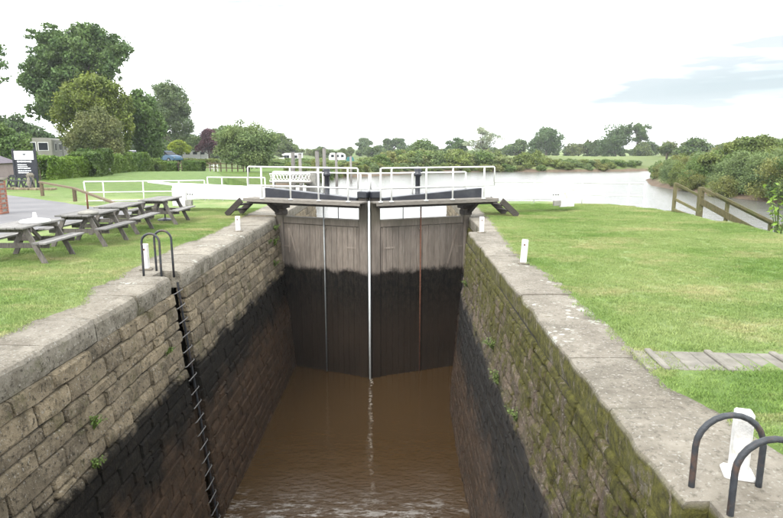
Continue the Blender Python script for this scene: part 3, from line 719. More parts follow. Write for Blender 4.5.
# timber steps at both ends of the walkway
def steps(x, y, rz, label):
    r = empty('timber_steps', (x, y, 0), rz, label, 'steps', 'steps up to the gate walkway')
    for yy in (-.36, .36):
        mb = MB(); mb.bar((0, yy, .56), (.62, yy, .05), .05, .19, ch=.005); mb.build('stringer', MT['dark_wood'], r)
    for k, (xx, zz) in enumerate(((.16, .40), (.38, .22))): mb = MB(); mb.box((xx, 0, zz), (.26, .67, .04), None, .005); mb.build('tread', MT['dark_wood'], r)
    return r
steps(-4.95, 19.3, R(157.5), 'dark timber steps at the left end of the gate walkway')
steps(3.08, 19.18, R(23), 'dark timber steps at the right end of the gate walkway')

# ------------------------------------------------------------------ ladders with hoops
def arch(w_, h_, axis_x=True, n=12):
    pts = [(-w_ / 2, 0)] + [(-w_ / 2, (h_ - w_ / 2) * .5)]
    for i in range(n + 1):
        a = PI - PI * i / n; pts.append((w_ / 2 * math.cos(a), h_ - w_ / 2 + w_ / 2 * math.sin(a)))
    pts += [(w_ / 2, (h_ - w_ / 2) * .5), (w_ / 2, 0)]
    return pts
def ladder(side, slot, label, nr, hoop_y, hw, hx, hh):
    yc = (slot[0] + slot[1]) / 2; root = empty('wall_ladder', (face_x(side, yc, 0), yc, 0), 0, label, 'ladder', 'ladders down the lock walls')
    o = Vector(root.location)
    for q, hy in enumerate(hoop_y):
        mb = MB(); lean = .06 * (q * 2 - 1) if side < 0 else 0
        mb.tube([(hx[q] + a - o.x, hy + lean * (1 - b) * .3 - o.y, b - .12) for a, b in arch(hw, hh + .12)], .021, 8); mb.build('hoop', MT['dark_metal'], root, True)
    for k in range(nr):
        z = -.34 - k * .27
        if z < -5.3: break
        x = face_x(side, yc, z) + side * .05 - o.x
        mb = MB(); mb.tube([(x, slot[0] - o.y + .004, z), (x - side * .035, slot[0] + .06 - o.y, z), (x - side * .035, slot[1] - .06 - o.y, z), (x, slot[1] - o.y - .004, z)], .009, 6); mb.build('rung', MT['rung_steel'], root, True)
    for yy in (slot[0] + .02, slot[1] - .02):
        mb = MB(); mb.tube([(face_x(side, yc, 0) + side * .08 - o.x, yy - o.y, -0.22), (face_x(side, yc, -5.4) + side * .08 - o.x, yy - o.y, -5.4)], .02, 6); mb.build('stile', MT['dark_metal'], root)
    return root
ladder(-1, SL, 'steel rung ladder in a slot of the left wall, topped by two dark grab hoops', 20, (10.12, 10.52), .31, (-4.33, -4.28), .74)
ladder(1, SRt, 'nearest ladder, with two thick dark grab hoops beside the big white post', 20, (3.62, 3.30), .44, (2.16, 2.24), .50)
def small_hoops(x, y, label):
    r = empty('grab_hoop', (x, y, 0), 0, label, 'hoop')
    mb = MB(); mb.tube([(a, 0, b) for a, b in arch(.36, .42)], .02, 6); mb.build('hoop', MT['dark_metal'], r, True)
    mb = MB(); mb.tube([(a, .35, b) for a, b in arch(.36, .42)], .02, 6); mb.build('hoop', MT['dark_metal'], r, True)
small_hoops(-4.2, 23.2, 'small dark grab hoops on the coping beyond the left gate')

# ------------------------------------------------------------------ white posts on the coping
def wpost(x, y, h, wdt, rz, label, flare=False, tilt=0.0):
    r = empty('white_post', (x, y, 0), rz, label, 'bollard', 'white posts along the lock edge')
    mb = MB(); rot = Matrix.Rotation(tilt, 3, 'Y'); mb.box((0, 0, h / 2 + .01), (wdt, wdt, h), rot, .012); mb.build('shaft', MT['old_white'], r)
    mb = MB(); mb.box((0, 0, .012), (wdt * (1.75 if flare else 1.9), wdt * (1.6 if flare else 1.3), .05), None, .018); mb.build('foot', MT['old_white'] if flare else MT['coping'], r)
    if not flare:
        mb = MB(); mb.tube([(0, -wdt / 2 - .006, h * .82), (0, wdt / 2 + .006, h * .82)], .018, 8); mb.build('bolt', MT['rust'], r)
    return r
wpost(-4.66, 10.62, .47, .115, R(8), 'white square post behind the grab hoops of the left ladder')
wpost(-4.33, 15.7, .40, .12, R(5), 'white post on the left coping nearest the gate')
wpost(2.16, 15.55, .41, .12, R(-4), 'white post on the right coping nearest the gate')
wpost(2.40, 11.3, .46, .12, R(-10), 'white post standing alone midway along the right coping', tilt=R(3))
wpost(2.32, 3.76, .455, .11, R(-18), 'big chunky white post in the right foreground behind the hoops', True)

# ------------------------------------------------------------------ picnic tables
def picnic(x, y, rz, label):
    r = empty('picnic_table', (x, y, .02), rz, label, 'picnic table', 'picnic tables on the left lawn')
    rr = random.Random(int(y * 10)); Lh = .72
    for k in range(5):
        mb = MB(); mb.box((-.30 + .15 * k, rr.uniform(-.012, .012), .715), (.14, Lh * 2, .038), None, .005); mb.build('top_plank', MT['table_wood'], r)
    for sx in (-1, 1):
        for q in (0, 1):
            mb = MB(); mb.box((sx * (.56 + .135 * q), rr.uniform(-.01, .01), .425), (.125, Lh * 2, .038), None, .005); mb.build('seat_plank', MT['table_wood'], r)
        for yy in (-.5, .5):
            mb = MB(); mb.bar((sx * .27, yy, .69), (sx * .60, yy, 0.0), .045, .095, (0, 1, 0) if False else (1, 0, 0), .004, .02); mb.build('leg', MT['leg_wood'], r)
    for yy in (-.5, .5):
        c = .047 if yy < 0 else -.047
        mb = MB(); mb.box((0, yy + c, .355), (1.36, .045, .095), None, .004); mb.build('seat_bearer', MT['leg_wood'], r)
        mb = MB(); mb.box((0, yy + c, .65), (.74, .045, .085), None, .004); mb.build('top_bearer', MT['leg_wood'], r)
    mb = MB(); mb.bar((0, -.42, .36), (0, -.05, .68), .045, .07, (0, 0, 1)); mb.build('brace', MT['leg_wood'], r)
    mb = MB(); mb.bar((0, .42, .36), (0, .05, .68), .045, .07, (0, 0, 1)); mb.build('brace', MT['leg_wood'], r)
    return r
picnic(-7.36, 11.5, R(1), 'nearest picnic table, cut by the left edge, with a white parasol base on its top')
picnic(-7.17, 13.52, R(-1), 'second picnic table, with a rusty pole and grey base standing on its top')
picnic(-7.33, 15.45, R(2), 'third picnic table from the left, bare top, between the rusty pole and the white beam')
picnic(-7.03, 17.38, R(0), 'farthest picnic table, next to the white beam end, dark base underneath')
def disc_base(x, y, z, rad, pole, label, mat, pmat, group='parasol bases'):
    r = empty('parasol_base', (x, y, z), 0, label, 'parasol base', group)
    mb = MB(); mb.lathe([(rad, 0), (rad * 1.02, .03), (rad * .93, .055), (rad * .45, .075), (.045, .09), (.035, .15 if pole < .3 else .1), (.03, .16 if pole < .3 else .11)], 24); mb.build('base', mat, r, True)
    mb = MB(); mb.tube([(0, 0, .08), (0, 0, pole)], .028 if pole < .3 else .02, 10); mb.build('pole', pmat, r, True)
disc_base(-7.2, 11.55, .756, .27, .2, 'white plastic parasol base lying on the nearest picnic table', MT['white_body'], MT['white_body'])
disc_base(-6.95, 13.1, .756, .21, .44, 'grey parasol base with a short rusty pole on the second picnic table', MT['concrete'], MT['rust'])
disc_base(-7.12, 17.82, .03, .22, .66, 'dark parasol base on the grass under the farthest picnic table', MT['black_paint'], MT['dark_metal'])

# ------------------------------------------------------------------ white tube rails beside the beams
def guard(pts, zt, label, mids=(.45,), lean=0.0, name='guard_rail'):
    r = empty(name, (pts[0][0], pts[0][1], 0), 0, label, 'railing', 'white tube railings beside the balance beams'); o = Vector((pts[0][0], pts[0][1], 0))
    for i, p in enumerate(pts):
        q = Vector((p[0], p[1], 0)) - o; z0 = float(land_z(p[0], p[1])) - .1
        mb = MB(); mb.tube([q + Vector((.06 if i == 0 else 0, 0, z0)), q + Vector((0, 0, zt))], .026, 8); mb.build('post', MT['white_paint'], r, True)
    P3 = [Vector((p[0], p[1], 0)) - o for p in pts]
    mb = MB(); mb.tube([p + Vector((0, 0, zt)) for p in P3], .028, 8); mb.build('top_tube', MT['white_paint'], r, True)
    for m_ in mids: mb = MB(); mb.tube([p + Vector((0, 0, zt * m_)) for p in P3], .024, 8); mb.build('mid_tube', MT['white_paint'], r, True)
guard([(-12.75, 23.9), (-12.05, 24.05), (-10.55, 24.35), (-9.2, 24.7), (-8.22, 25.0)], .86, 'long white tube railing on the grass behind the picnic tables', (.5, .1))
guard([(-8.1, 25.0), (-7.45, 24.9), (-6.35, 24.8), (-5.6, 24.7)], .99, 'short white tube railing just behind the left white beam', (.12,))
guard([(3.8, 24.2), (5.4, 24.0), (7.2, 23.6), (8.85, 23.15), (9.38, 22.95)], .86, 'white tube railing at the river edge beyond the right white beam', (.45,))

# ------------------------------------------------------------------ timber fence down the bank on the right
fr = empty('timber_fence', (9.55, 20.8, 0), 0, 'green stained timber handrail stepping down to the river at the right', 'fence')
fo = Vector((9.55, 20.8, 0))
pl = [((9.55, 20.8, -.1), (9.55, 20.8, 1.02), .10), ((10.0, 19.9, -.15), (10.0, 19.9, .93), .16), ((10.55, 19.25, -.6), (10.55, 19.25, .52), .10), ((11.35, 18.2, -1.2), (11.35, 18.2, -.02), .10)]
for a, b, wdt in pl:
    mb = MB(); mb.box(((a[0] + b[0]) / 2 - fo.x, (a[1] + b[1]) / 2 - fo.y, (a[2] + b[2]) / 2), (wdt, wdt, b[2] - a[2]), None, .008); mb.build('post', MT['fence_wood'], fr)
def frail(p, q, h, th=.05):
    mb = MB(); mb.bar(Vector(p) - fo, Vector(q) - fo, th, h, ch=.004); mb.build('rail', MT['fence_wood'], fr)
frail((9.55, 20.72, .98), (10.0, 19.8, .60), .08); frail((9.55, 20.72, .45), (10.0, 19.8, .1), .09); frail((10.0, 19.8, .86), (11.35, 18.12, -.08), .09)
frail((10.0, 19.8, .45), (11.35, 18.12, -.55), .20); frail((9.5, 20.7, .1), (10.55, 19.2, -.35), .08)
frail((10.2, 19.4, .75), (11.9, 17.3, -.42), .08)

# wooden rail by the ramp on the left
wr = empty('timber_handrail', (-16.6, 27.4, 0), 0, 'low brown timber handrail sloping down beside the tarmac path', 'fence'); wo = Vector((-16.6, 27.4, 0))
for px_, py_, h in ((-16.6, 27.4, .62), (-13.5, 24.5, .56), (-10.6, 21.6, .2)):
    mb = MB(); mb.box((px_ - wo.x, py_ - wo.y, h / 2 - .1), (.12, .12, h + .2), None, .006); mb.build('post', MT['rail_wood'], wr)
mb = MB(); mb.bar(Vector((-16.8, 27.6, .64)) - wo, Vector((-13.5, 24.5, .56)) - wo, .12, .07); mb.build('rail', MT['rail_wood'], wr)
mb = MB(); mb.bar(Vector((-13.5, 24.5, .56)) - wo, Vector((-10.2, 21.3, .2)) - wo, .12, .07); mb.build('rail', MT['rail_wood'], wr)

# ------------------------------------------------------------------ flagstone strip with raised ribs on the right lawn
st = empty('foot_strip', (2.50, 5.94, .005), R(-3.5), 'flagstone strip with raised ribs crossing the right lawn', 'paving'); rr = random.Random(8)
x = 0.0; nxt = .12
while x < 7.5:
    if x >= nxt:
        mb = MB(); mb.box((x + .04, 0, .018), (.075, .58, .07), None, .012); mb.build('rib', MT['flag'], st); x += .085; nxt = x + .46; continue
    l = rr.uniform(.13, .2)
    mb = MB(); mb.box((x + l / 2, rr.uniform(-.006, .006), .0 + rr.uniform(-.002, .002)), (l - .004, .54, .06), None, .008); mb.build('paver', MT['flag'], st); x += l

# ------------------------------------------------------------------ left background: sign, pillar, shed, relic
sg = empty('sign_board', (-19.78, 31.4, 0), R(-3), 'tall black sign board with white heading panel on two posts, left of the path', 'sign')
for xx in (-.60, .60):
    mb = MB(); mb.box((xx, 0, 1.05), (.10, .10, 2.2), None, .005); mb.build('post', MT['board'], sg)
mb = MB(); mb.box((0, 0, 1.35), (1.1, .05, 1.45), None, .004); mb.build('panel', MT['board'], sg)
mb = MB(); mb.box((0, -.03, 1.82), (1.06, .012, .44)); mb.build('heading_panel', MT['print'], sg)
mb = MB(); mb.add([(-.14, -.038, 1.80), (-.04, -.038, 1.90), (.10, -.038, 1.90), (.20, -.038, 1.82), (.08, -.038, 1.86), (.02, -.038, 1.80), (-.04, -.038, 1.86)], [(0, 1, 6), (1, 2, 4, 6), (2, 3, 4), (4, 5, 6)]); mb.build('emblem', MT['board'], sg)
rr = random.Random(2); mb = MB()
for zz, n_, hh in ((1.50, 8, .09), (1.33, 3, .05), (1.24, 5, .05), (1.15, 4, .05), (1.02, 6, .04), (.92, 3, .06)):
    xx = -.40
    for k in range(n_):
        wv = rr.uniform(.05, .8 / n_); mb.box((xx + wv / 2, -.03, zz), (wv, .01, hh * rr.uniform(.7, 1))); xx += wv + .02
mb.build('lettering', MT['print'], sg)
pk = empty('stone_plinth', (-18.9, 30.3, 0), R(-5), 'low rough stone plinth at the foot of the sign', 'plinth')
for k in range(6): mb = MB(); mb.box((-1.05 + .42 * k, rr.uniform(-.03, .03), .09), (.41, .42, .22 + rr.uniform(-.03, .03)), None, .03); mb.build('stone', MT['wall_left'], pk)
rl = empty('gear_relic', (-19.55, 30.5, .2), R(-8), 'dark toothed wheels and shaft of old lock gear displayed below the sign', 'machinery')
for xx, rad in ((-.45, .30), (.35, .34)):
    mb = MB(); n_ = 14
    for k in range(n_):
        a = 2 * PI * k / n_; mb.bar((xx + math.cos(a) * rad * .85, 0, .34 + math.sin(a) * rad * .85), (xx + math.cos(a) * rad, 0, .34 + math.sin(a) * rad), .08, .07, (0, 1, 0))
        b = 2 * PI * (k + 1) / n_; mb.bar((xx + math.cos(a) * rad * .85, 0, .34 + math.sin(a) * rad * .85), (xx + math.cos(b) * rad * .85, 0, .34 + math.sin(b) * rad * .85), .07, .05, (0, 1, 0))
        if k % 3 == 0: mb.bar((xx, 0, .34), (xx + math.cos(a) * rad * .85, 0, .34 + math.sin(a) * rad * .85), .04, .04, (0, 1, 0))
    mb.build('wheel', MT['dark_metal'], rl)
mb = MB(); mb.tube([(-.75, 0, .34), (.7, 0, .34)], .04, 8); mb.build('shaft', MT['dark_metal'], rl)
for xx in (-.7, 0, .65): mb = MB(); mb.bar((xx, -.15, 0), (xx, 0, .36), .05, .05); mb.bar((xx, .15, 0), (xx, 0, .36), .05, .05); mb.build('trestle', MT['dark_metal'], rl)
sp = empty('stone_block', (-19.05, 30.55, .2), R(12), 'pale upright rough stone standing on the plinth beside the gear wheels', 'stone')
mb = MB(); mb.lathe([(.17, 0), (.2, .25), (.17, .5), (.20, .62), (.12, .74)], 7); mb.build('stone', MT['coping'], sp)
# brick pillar
bp = empty('brick_pillar', (-13.15, 19.2, 0), R(4), 'red brick pillar at the left edge beside the path', 'pillar'); mb = MB(); rr = random.Random(9)
for k in range(15):
    z = .04 + k * .077
    for q in range(4):
        if k % 2 == 0: c = ((-.11, -.165), (.11, -.165), (-.11, .165), (.11, .165))[q]; d = (.215, .105, .065)
        else: c = ((-.165, -.11), (-.165, .11), (.165, -.11), (.165, .11))[q]; d = (.105, .215, .065)
        mb.box((c[0] * 1.0, c[1] * 1.0, z), d, Matrix.Rotation(rr.uniform(-.02, .02), 3, 'Z'), .006)
mb.build('brickwork', MT['brick'], bp)['kind'] = 'stuff'
mb = MB(); mb.box((0, 0, .57), (.41, .41, 1.13)); mb.build('mortar', MT['concrete'], bp)
mb = MB(); mb.box((0, 0, 1.2), (.5, .5, .07), None, .012); mb.build('cap', MT['coping'], bp)
# shed behind it
sh = empty('shed', (-27.6, 39, .0), R(8), 'small pinkish shed with grey roof at the far left, beyond the sign', 'shed')
mb = MB(); mb.box((0, 0, .5), (3.0, 3.0, 1.6)); mb.build('wall', MT['render'], sh)
mb = MB(); mb.add([(-1.7, -1.7, 1.22), (1.7, -1.7, 1.22), (1.7, 1.7, 1.22), (-1.7, 1.7, 1.22), (-1.7, 0, 2.1), (.3, 0, 2.1)], [(0, 1, 5, 4), (1, 2, 5), (2, 3, 4, 5), (3, 0, 4), (0, 3, 2, 1)]); mb.build('roof', MT['slate'], sh)
mb = MB(); mb.box((.2, -1.52, .3), (.8, .06, 1.2)); mb.build('door', MT['dark_wood'], sh)

# ------------------------------------------------------------------ vehicles and caravans in the distance
def body_prism(prof, half, mat, name, parent):
    """side profile (x,z) extruded across Y with slightly narrowed top"""
    n = len(prof); zmx = max(p[1] for p in prof); vs = []
    for s in (-1, 1):
        for x, z in prof: vs.append((x, s * half * (1 - .06 * max(0, z / zmx) ** 2), z))
    fs = [tuple(range(n)), tuple(range(2 * n - 1, n - 1, -1))] + [(i, i + n, (i + 1) % n + n, (i + 1) % n) for i in range(n)]
    me = bpy.data.meshes.new(name); me.from_pydata(vs, [], fs); me.materials.append(mat)
    bm = bmesh.new(); bm.from_mesh(me); bmesh.ops.recalc_face_normals(bm, faces=bm.faces); bmesh.ops.bevel(bm, geom=list(bm.edges), offset=.04, segments=2, affect='EDGES'); bm.to_mesh(me); bm.free()
    return link(name, me, None, parent)
def wheel(x, y, rad, parent):
    mb = MB(); mb.tube([(x, y - .1, rad), (x, y + .1, rad)], rad, 14); w_ = mb.build('wheel', MT['rubber'], parent, False)
    mb = MB(); mb.tube([(x, y - .11, rad), (x, y + .11, rad)], rad * .55, 10); mb.build('rim', MT['grey_steel'], w_)
def car(x, y, z, rz, label, paint):
    r = empty('parked_car', (x, y, z), rz, label, 'car')
    body_prism([(-2.1, .3), (-2.1, .75), (-1.9, .95), (-1.1, 1.0), (1.0, .98), (2.0, .82), (2.12, .55), (2.1, .3)], .85, paint, 'body', r)
    body_prism([(-1.85, .97), (-1.45, 1.42), (.35, 1.45), (1.1, .98)], .74, MT['glass'], 'cabin_glass', r)
    body_prism([(-1.5, 1.41), (-1.4, 1.47), (.3, 1.5), (.4, 1.43)], .72, paint, 'roof', r)
    for sx in (-1.3, 1.3):
        for sy in (-.8, .8): wheel(sx, sy, .31, r)
    for sy in (-.6, .6): mb = MB(); mb.box((2.09, sy, .66), (.06, .3, .14)); mb.build('headlight', MT['grey_steel'], r)
def caravan(x, y, z, rz, label, mat, Lx=5.2, h=2.5, wins=3, name='touring_caravan', cat='caravan', half=1.1, cab=False):
    r = empty(name, (x, y, z), rz, label, cat); b0 = .45
    if cab: prof = [(-Lx / 2, .4), (-Lx / 2, h), (Lx / 2 - 1.0, h), (Lx / 2 - .2, h - .35), (Lx / 2 - 1.0, h - .8), (Lx / 2 - .3, 1.25), (Lx / 2 + .5, 1.1), (Lx / 2 + .6, .4)]
    elif name == 'static_caravan': prof = [(-Lx / 2, b0), (-Lx / 2, h - .1), (0, h + .12), (Lx / 2, h - .1), (Lx / 2, b0)]
    else: prof = [(-Lx / 2 + .1, b0), (-Lx / 2, 1.2), (-Lx / 2 + .35, h - .1), (-Lx / 2 + .8, h), (Lx / 2 - .8, h), (Lx / 2 - .2, h - .25), (Lx / 2, 1.2), (Lx / 2 - .15, b0)]
    body_prism(prof, half, mat, 'body', r)
    for s in (-1, 1):
        for k in range(wins):
            xx = -Lx / 2 + Lx * (k + .75) / (wins + .5); mb = MB(); mb.box((xx, s * half * .985, h * .66), (Lx / wins * .5, .05, .55), None, .01); mb.build('window', MT['glass'], r)
        mb = MB(); mb.box((Lx * .22, s * half * .99, 1.2), (.06, .05, 1.4)); mb.build('door_trim', MT['grey_steel'], r)
    mb = MB(); mb.box((Lx / 2 - (.1 if not cab else .5), 0, h * .64 if not cab else 1.5), (.25, half * 1.3, .5), Matrix.Rotation(-.25, 3, 'Y'), .01); mb.build('window', MT['glass'], r)
    for sx in ((-.2,) if not cab else (-Lx / 2 + 1.2, Lx / 2 - .2)):
        for sy in (-1, 1): wheel(sx, sy * (half - .08), .33, r)
    return r
def atpx(px, Y): return (px - 400) / 603.4 * Y
caravan(atpx(290, 132) + .3, 132, -1.15, R(176), 'long white motorhome parked left of the tall grey mooring posts', MT['white_body'], 4.5, 2.25, 2, 'motorhome', 'motorhome', 1.1, True)
caravan(atpx(337, 138), 138, -.95, R(8), 'white touring caravan seen between the mooring posts across the water', MT['white_body'], 3.9, 2.05, 3)
caravan(atpx(195, 130), 130, -.6, R(5), 'white touring caravan beside the purple-leaved tree', MT['white_body'], 5.4, 2.6, 3)
tt = empty('teal_tent', (atpx(350, 136), 136, -.7), R(10), 'small teal tent right of the white caravan', 'tent')
body_prism([(-.9, 0), (-.6, .9), (.6, .9), (.9, 0)], .8, MT['teal'], 'canvas', tt)
mb = MB(); mb.box((0, -.82, .4), (.5, .03, .7)); mb.build('flap', MT['dark_wood'], tt)
car(atpx(165, 80), 80, float(land_z(atpx(165, 80), 80)), R(-28), 'blue car parked behind the clipped hedge, under the bright green shrub', MT['blue_body'])
car(atpx(129, 80), 80, float(land_z(atpx(129, 80), 80)), R(-15), 'pale car half hidden behind the hedge between the two big trees', MT['white_body'])
# static caravan: its end faces the lock
sc = empty('static_caravan', (-37.7, 63.5, .45), R(20), 'old weathered cream caravan with dark windows behind the hedge at the left', 'caravan')
mb = MB(); hw = 1.55
prof = [(-hw, .35), (-hw, 2.55), (-hw * .6, 2.75), (hw * .6, 2.75), (hw, 2.55), (hw, .35)]
vs = [(x, y, z) for y in (-4.4, 4.4) for x, z in prof]; n = 6
mb.add(vs, [tuple(range(n)), tuple(range(2 * n - 1, n - 1, -1))] + [(i, i + n, (i + 1) % n + n, (i + 1) % n) for i in range(n)])
me = mb.mesh('body', MT['cream_body']); bm = bmesh.new(); bm.from_mesh(me); bmesh.ops.bevel(bm, geom=list(bm.edges), offset=.08, segments=2, affect='EDGES'); bm.to_mesh(me); bm.free(); link('body', me, None, sc)
for c, d in (((-.55, -4.42, 1.9), (1.2, .06, .75)), ((.72, -4.42, 1.9), (.8, .06, .72)), ((1.57, -3.0, 1.85), (.06, .8, .7)), ((1.57, -.5, 1.85), (.06, 1.2, .6)), ((1.57, 2.2, 1.85), (.06, 1.0, .6))):
    mb = MB(); mb.box(c, d, None, .01); wn = mb.build('window', MT['glass'], sc)
    mb = MB(); e = (d[0] + .12, .04, d[2] + .12) if d[1] < .1 else (.04, d[1] + .12, d[2] + .12)
    mb.box((c[0] * .993 if d[0] < .1 else c[0], c[1] * .997 if d[1] < .1 else c[1], c[2]), e); mb.build('frame', MT['white_body'], wn)
mb = MB(); mb.box((1.58, 1.0, 1.35), (.05, .8, 1.8)); mb.build('door', MT['cream_body'], sc)
mb = MB(); mb.box((0, 0, .0), (2.6, 8.0, .8)); mb.build('chassis', MT['dark_metal'], sc)
# small round sign on the hedge
rd = empty('round_sign', (atpx(109, 44), 43.0, .1), R(10), 'small pale round sign on a stake in front of the dark hedge', 'sign')
mb = MB(); mb.tube([(0, 0, 0), (0, 0, .35)], .03, 6); mb.build('stake', MT['dark_wood'], rd)
mb = MB(); mb.tube([(0, -.03, .55), (0, .02, .55)], .30, 14); mb.build('disc', MT['old_white'], rd)
# field fence and gate furniture behind the lawn
def field_fence(x0, y0, x1, y1, n_, label, mat=MT['rail_wood'], h=1.0):
    z0 = float(land_z((x0 + x1) / 2, (y0 + y1) / 2)); r = empty('field_fence', (x0, y0, z0), 0, label, 'fence'); o = Vector((x0, y0, 0))
    for k in range(n_):
        t = k / (n_ - 1); mb = MB(); mb.box(((x1 - x0) * t, (y1 - y0) * t, h / 2 - .1), (.1, .1, h + .2)); mb.build('post', mat, r)
    for zz in (.4, .85): mb = MB(); mb.bar((0, 0, zz * h), (x1 - x0, y1 - y0, zz * h), .04, .09); mb.build('rail', mat, r)
field_fence(atpx(203, 66), 66, atpx(242, 62), 62, 8, 'grey post and rail fence behind the lawn, left of the willow')
field_fence(atpx(176, 61), 61, atpx(183, 60), 60, 3, 'short dark gate posts between the clipped hedges')
field_fence(atpx(205, 66), 67, atpx(213, 66), 67, 3, 'low white rails standing beyond the clipped hedge', MT['white_paint'], .8)

# ------------------------------------------------------------------ mooring posts, gangway and pile in the river
rr = random.Random(77)
moor_labels = ['leftmost of the tall grey mooring posts, in front of the motorhome', 'second mooring post from the left, just right of the motorhome', 'third mooring post from the left, beside the black paddle stand',
               'fourth mooring post from the left, tallest beside the black paddle stand', 'fifth mooring post, in front of the white caravan', 'rightmost thin mooring post, below the teal tent']
for k, (px_, Yd, yt, rad) in enumerate(((292, 50, 152, .17), (299.5, 50, 154, .14), (317, 47.5, 151, .16), (323.5, 49.5, 148, .15), (336, 58, 153, .13), (350.5, 66, 156, .13))):
    x = atpx(px_, Yd); zt = 2.2 + (148 - yt) / 593 * Yd
    r = empty('mooring_post', (x, Yd, -1.6), 0, moor_labels[k], 'mooring post', 'tall timber mooring posts in the river')
    mb = MB(); mb.tube([(0, 0, -1.2), (.02, 0, 1.0), (rr.uniform(-.05, .05), 0, zt + 1.6)], [rad * 1.1, rad, rad * .92], 9); mb.build('pile', MT['pile'], r, True)
    mb = MB(); mb.tube([(0, 0, zt + 1.6), (0, 0, zt + 1.66)], rad * .98, 9); mb.build('cap', MT['dark_metal'], r)
cp = empty('concrete_pile', (atpx(310.5, 43), 43, -1.6), 0, 'thick square grey pile standing by the left bank behind the handrail', 'pile')
mb = MB(); mb.box((0, 0, .6), (.7, .7, 3.0), None, .03); mb.build('shaft', MT['concrete'], cp); mb = MB(); mb.box((0, 0, 2.12), (.8, .8, .05), None, .01); mb.build('cap', MT['concrete'], cp)
gw = empty('gangway', (atpx(268, 42), 42, -.2), R(-2), 'white lattice-sided gangway over the inlet behind the handrail', 'gangway')
gl = 2.9
mb = MB(); mb.box((gl / 2, .5, 0), (gl, 1.0, .08)); mb.build('deck', MT['deck_wood'], gw)
for yy in (0, 1.0):
    mb = MB()
    for zz in (.1, .62): mb.bar((0, yy, zz), (gl, yy, zz), .05, .06)
    for k in range(13):
        a = gl * k / 13; b = gl * (k + 1) / 13; mb.bar((a, yy, .1), (b, yy, .62), .03, .04, (0, 1, 0)); mb.bar((a, yy + .03, .62), (b, yy + .03, .1), .03, .04, (0, 1, 0))
    mb.build('lattice_side', MT['white_paint'], gw)
for xx in (.2, gl - .2):
    mb = MB(); mb.box((xx, .5, -.8), (.12, .12, 1.6)); mb.build('leg', MT['pile'], gw)
pt = empty('pontoon', (atpx(303, 52), 52, -1.5), R(5), 'low white pontoon float beyond the thick grey pile', 'pontoon')
mb = MB(); mb.box((0, 0, .2), (2.4, 1.6, .5), None, .05); mb.build('float', MT['lead'], pt)
mb = MB()
for xx in (-1.1, 0, 1.1): mb.tube([(xx, -.75, .4), (xx, -.75, 1.2)], .03, 6)
mb.tube([(-1.1, -.75, 1.2), (1.1, -.75, 1.2)], .03, 6); mb.build('railing', MT['white_paint'], pt)

# ------------------------------------------------------------------ foliage
def leaf_cloud(name, blobs, n, size, seed, mat=None, shell=0.5, flat=0.0):
    g = np.random.default_rng(seed); B_ = np.array(blobs, float)
    area = (B_[:, 3] * B_[:, 4] + B_[:, 4] * B_[:, 5] + B_[:, 3] * B_[:, 5]); pr = area / area.sum()
    k = g.choice(len(B_), n, p=pr); b = B_[k]
    d = g.normal(size=(n, 3)); d /= np.linalg.norm(d, axis=1, keepdims=True)
    r = 1 - shell * g.random(n) ** 1.6 + g.normal(0, .085, n) + (g.random(n) < .06) * g.random(n) * .22
    c = b[:, :3] + d * b[:, 3:6] * r[:, None]
    nr = d * .7 + g.normal(size=(n, 3)) * .75; nr[:, 2] += .25; nr /= np.linalg.norm(nr, axis=1, keepdims=True)
    a = np.cross(nr, g.normal(size=(n, 3))); a /= np.linalg.norm(a, axis=1, keepdims=True) + 1e-9; bb = np.cross(nr, a)
    s = (size * (.6 + .8 * g.random(n)))[:, None]
    a = a * s * .62; bb = bb * s * .38
    co = np.stack([c - a, c - bb, c + a, c + bb], 1).reshape(-1, 3); f = np.arange(4 * n).reshape(-1, 4)
    return np_mesh(name, co, f, mat or MT['leaf'])
def subblobs(main, k, rr, lo=.28, hi=.45, fill=.35):
    """break one ellipsoid into many uneven ones set on and in it"""
    x, y, z, rx, ry, rz = main; out = []
    for i in range(k):
        d = Vector((rr.gauss(0, 1), rr.gauss(0, 1), rr.gauss(0, 1))).normalized(); q = rr.uniform(fill, .85); s = rr.uniform(lo, hi)
        out.append((x + d.x * rx * q, y + d.y * ry * q, z + d.z * rz * q, rx * s, ry * s, rz * s * rr.uniform(.7, 1.0)))
    return out
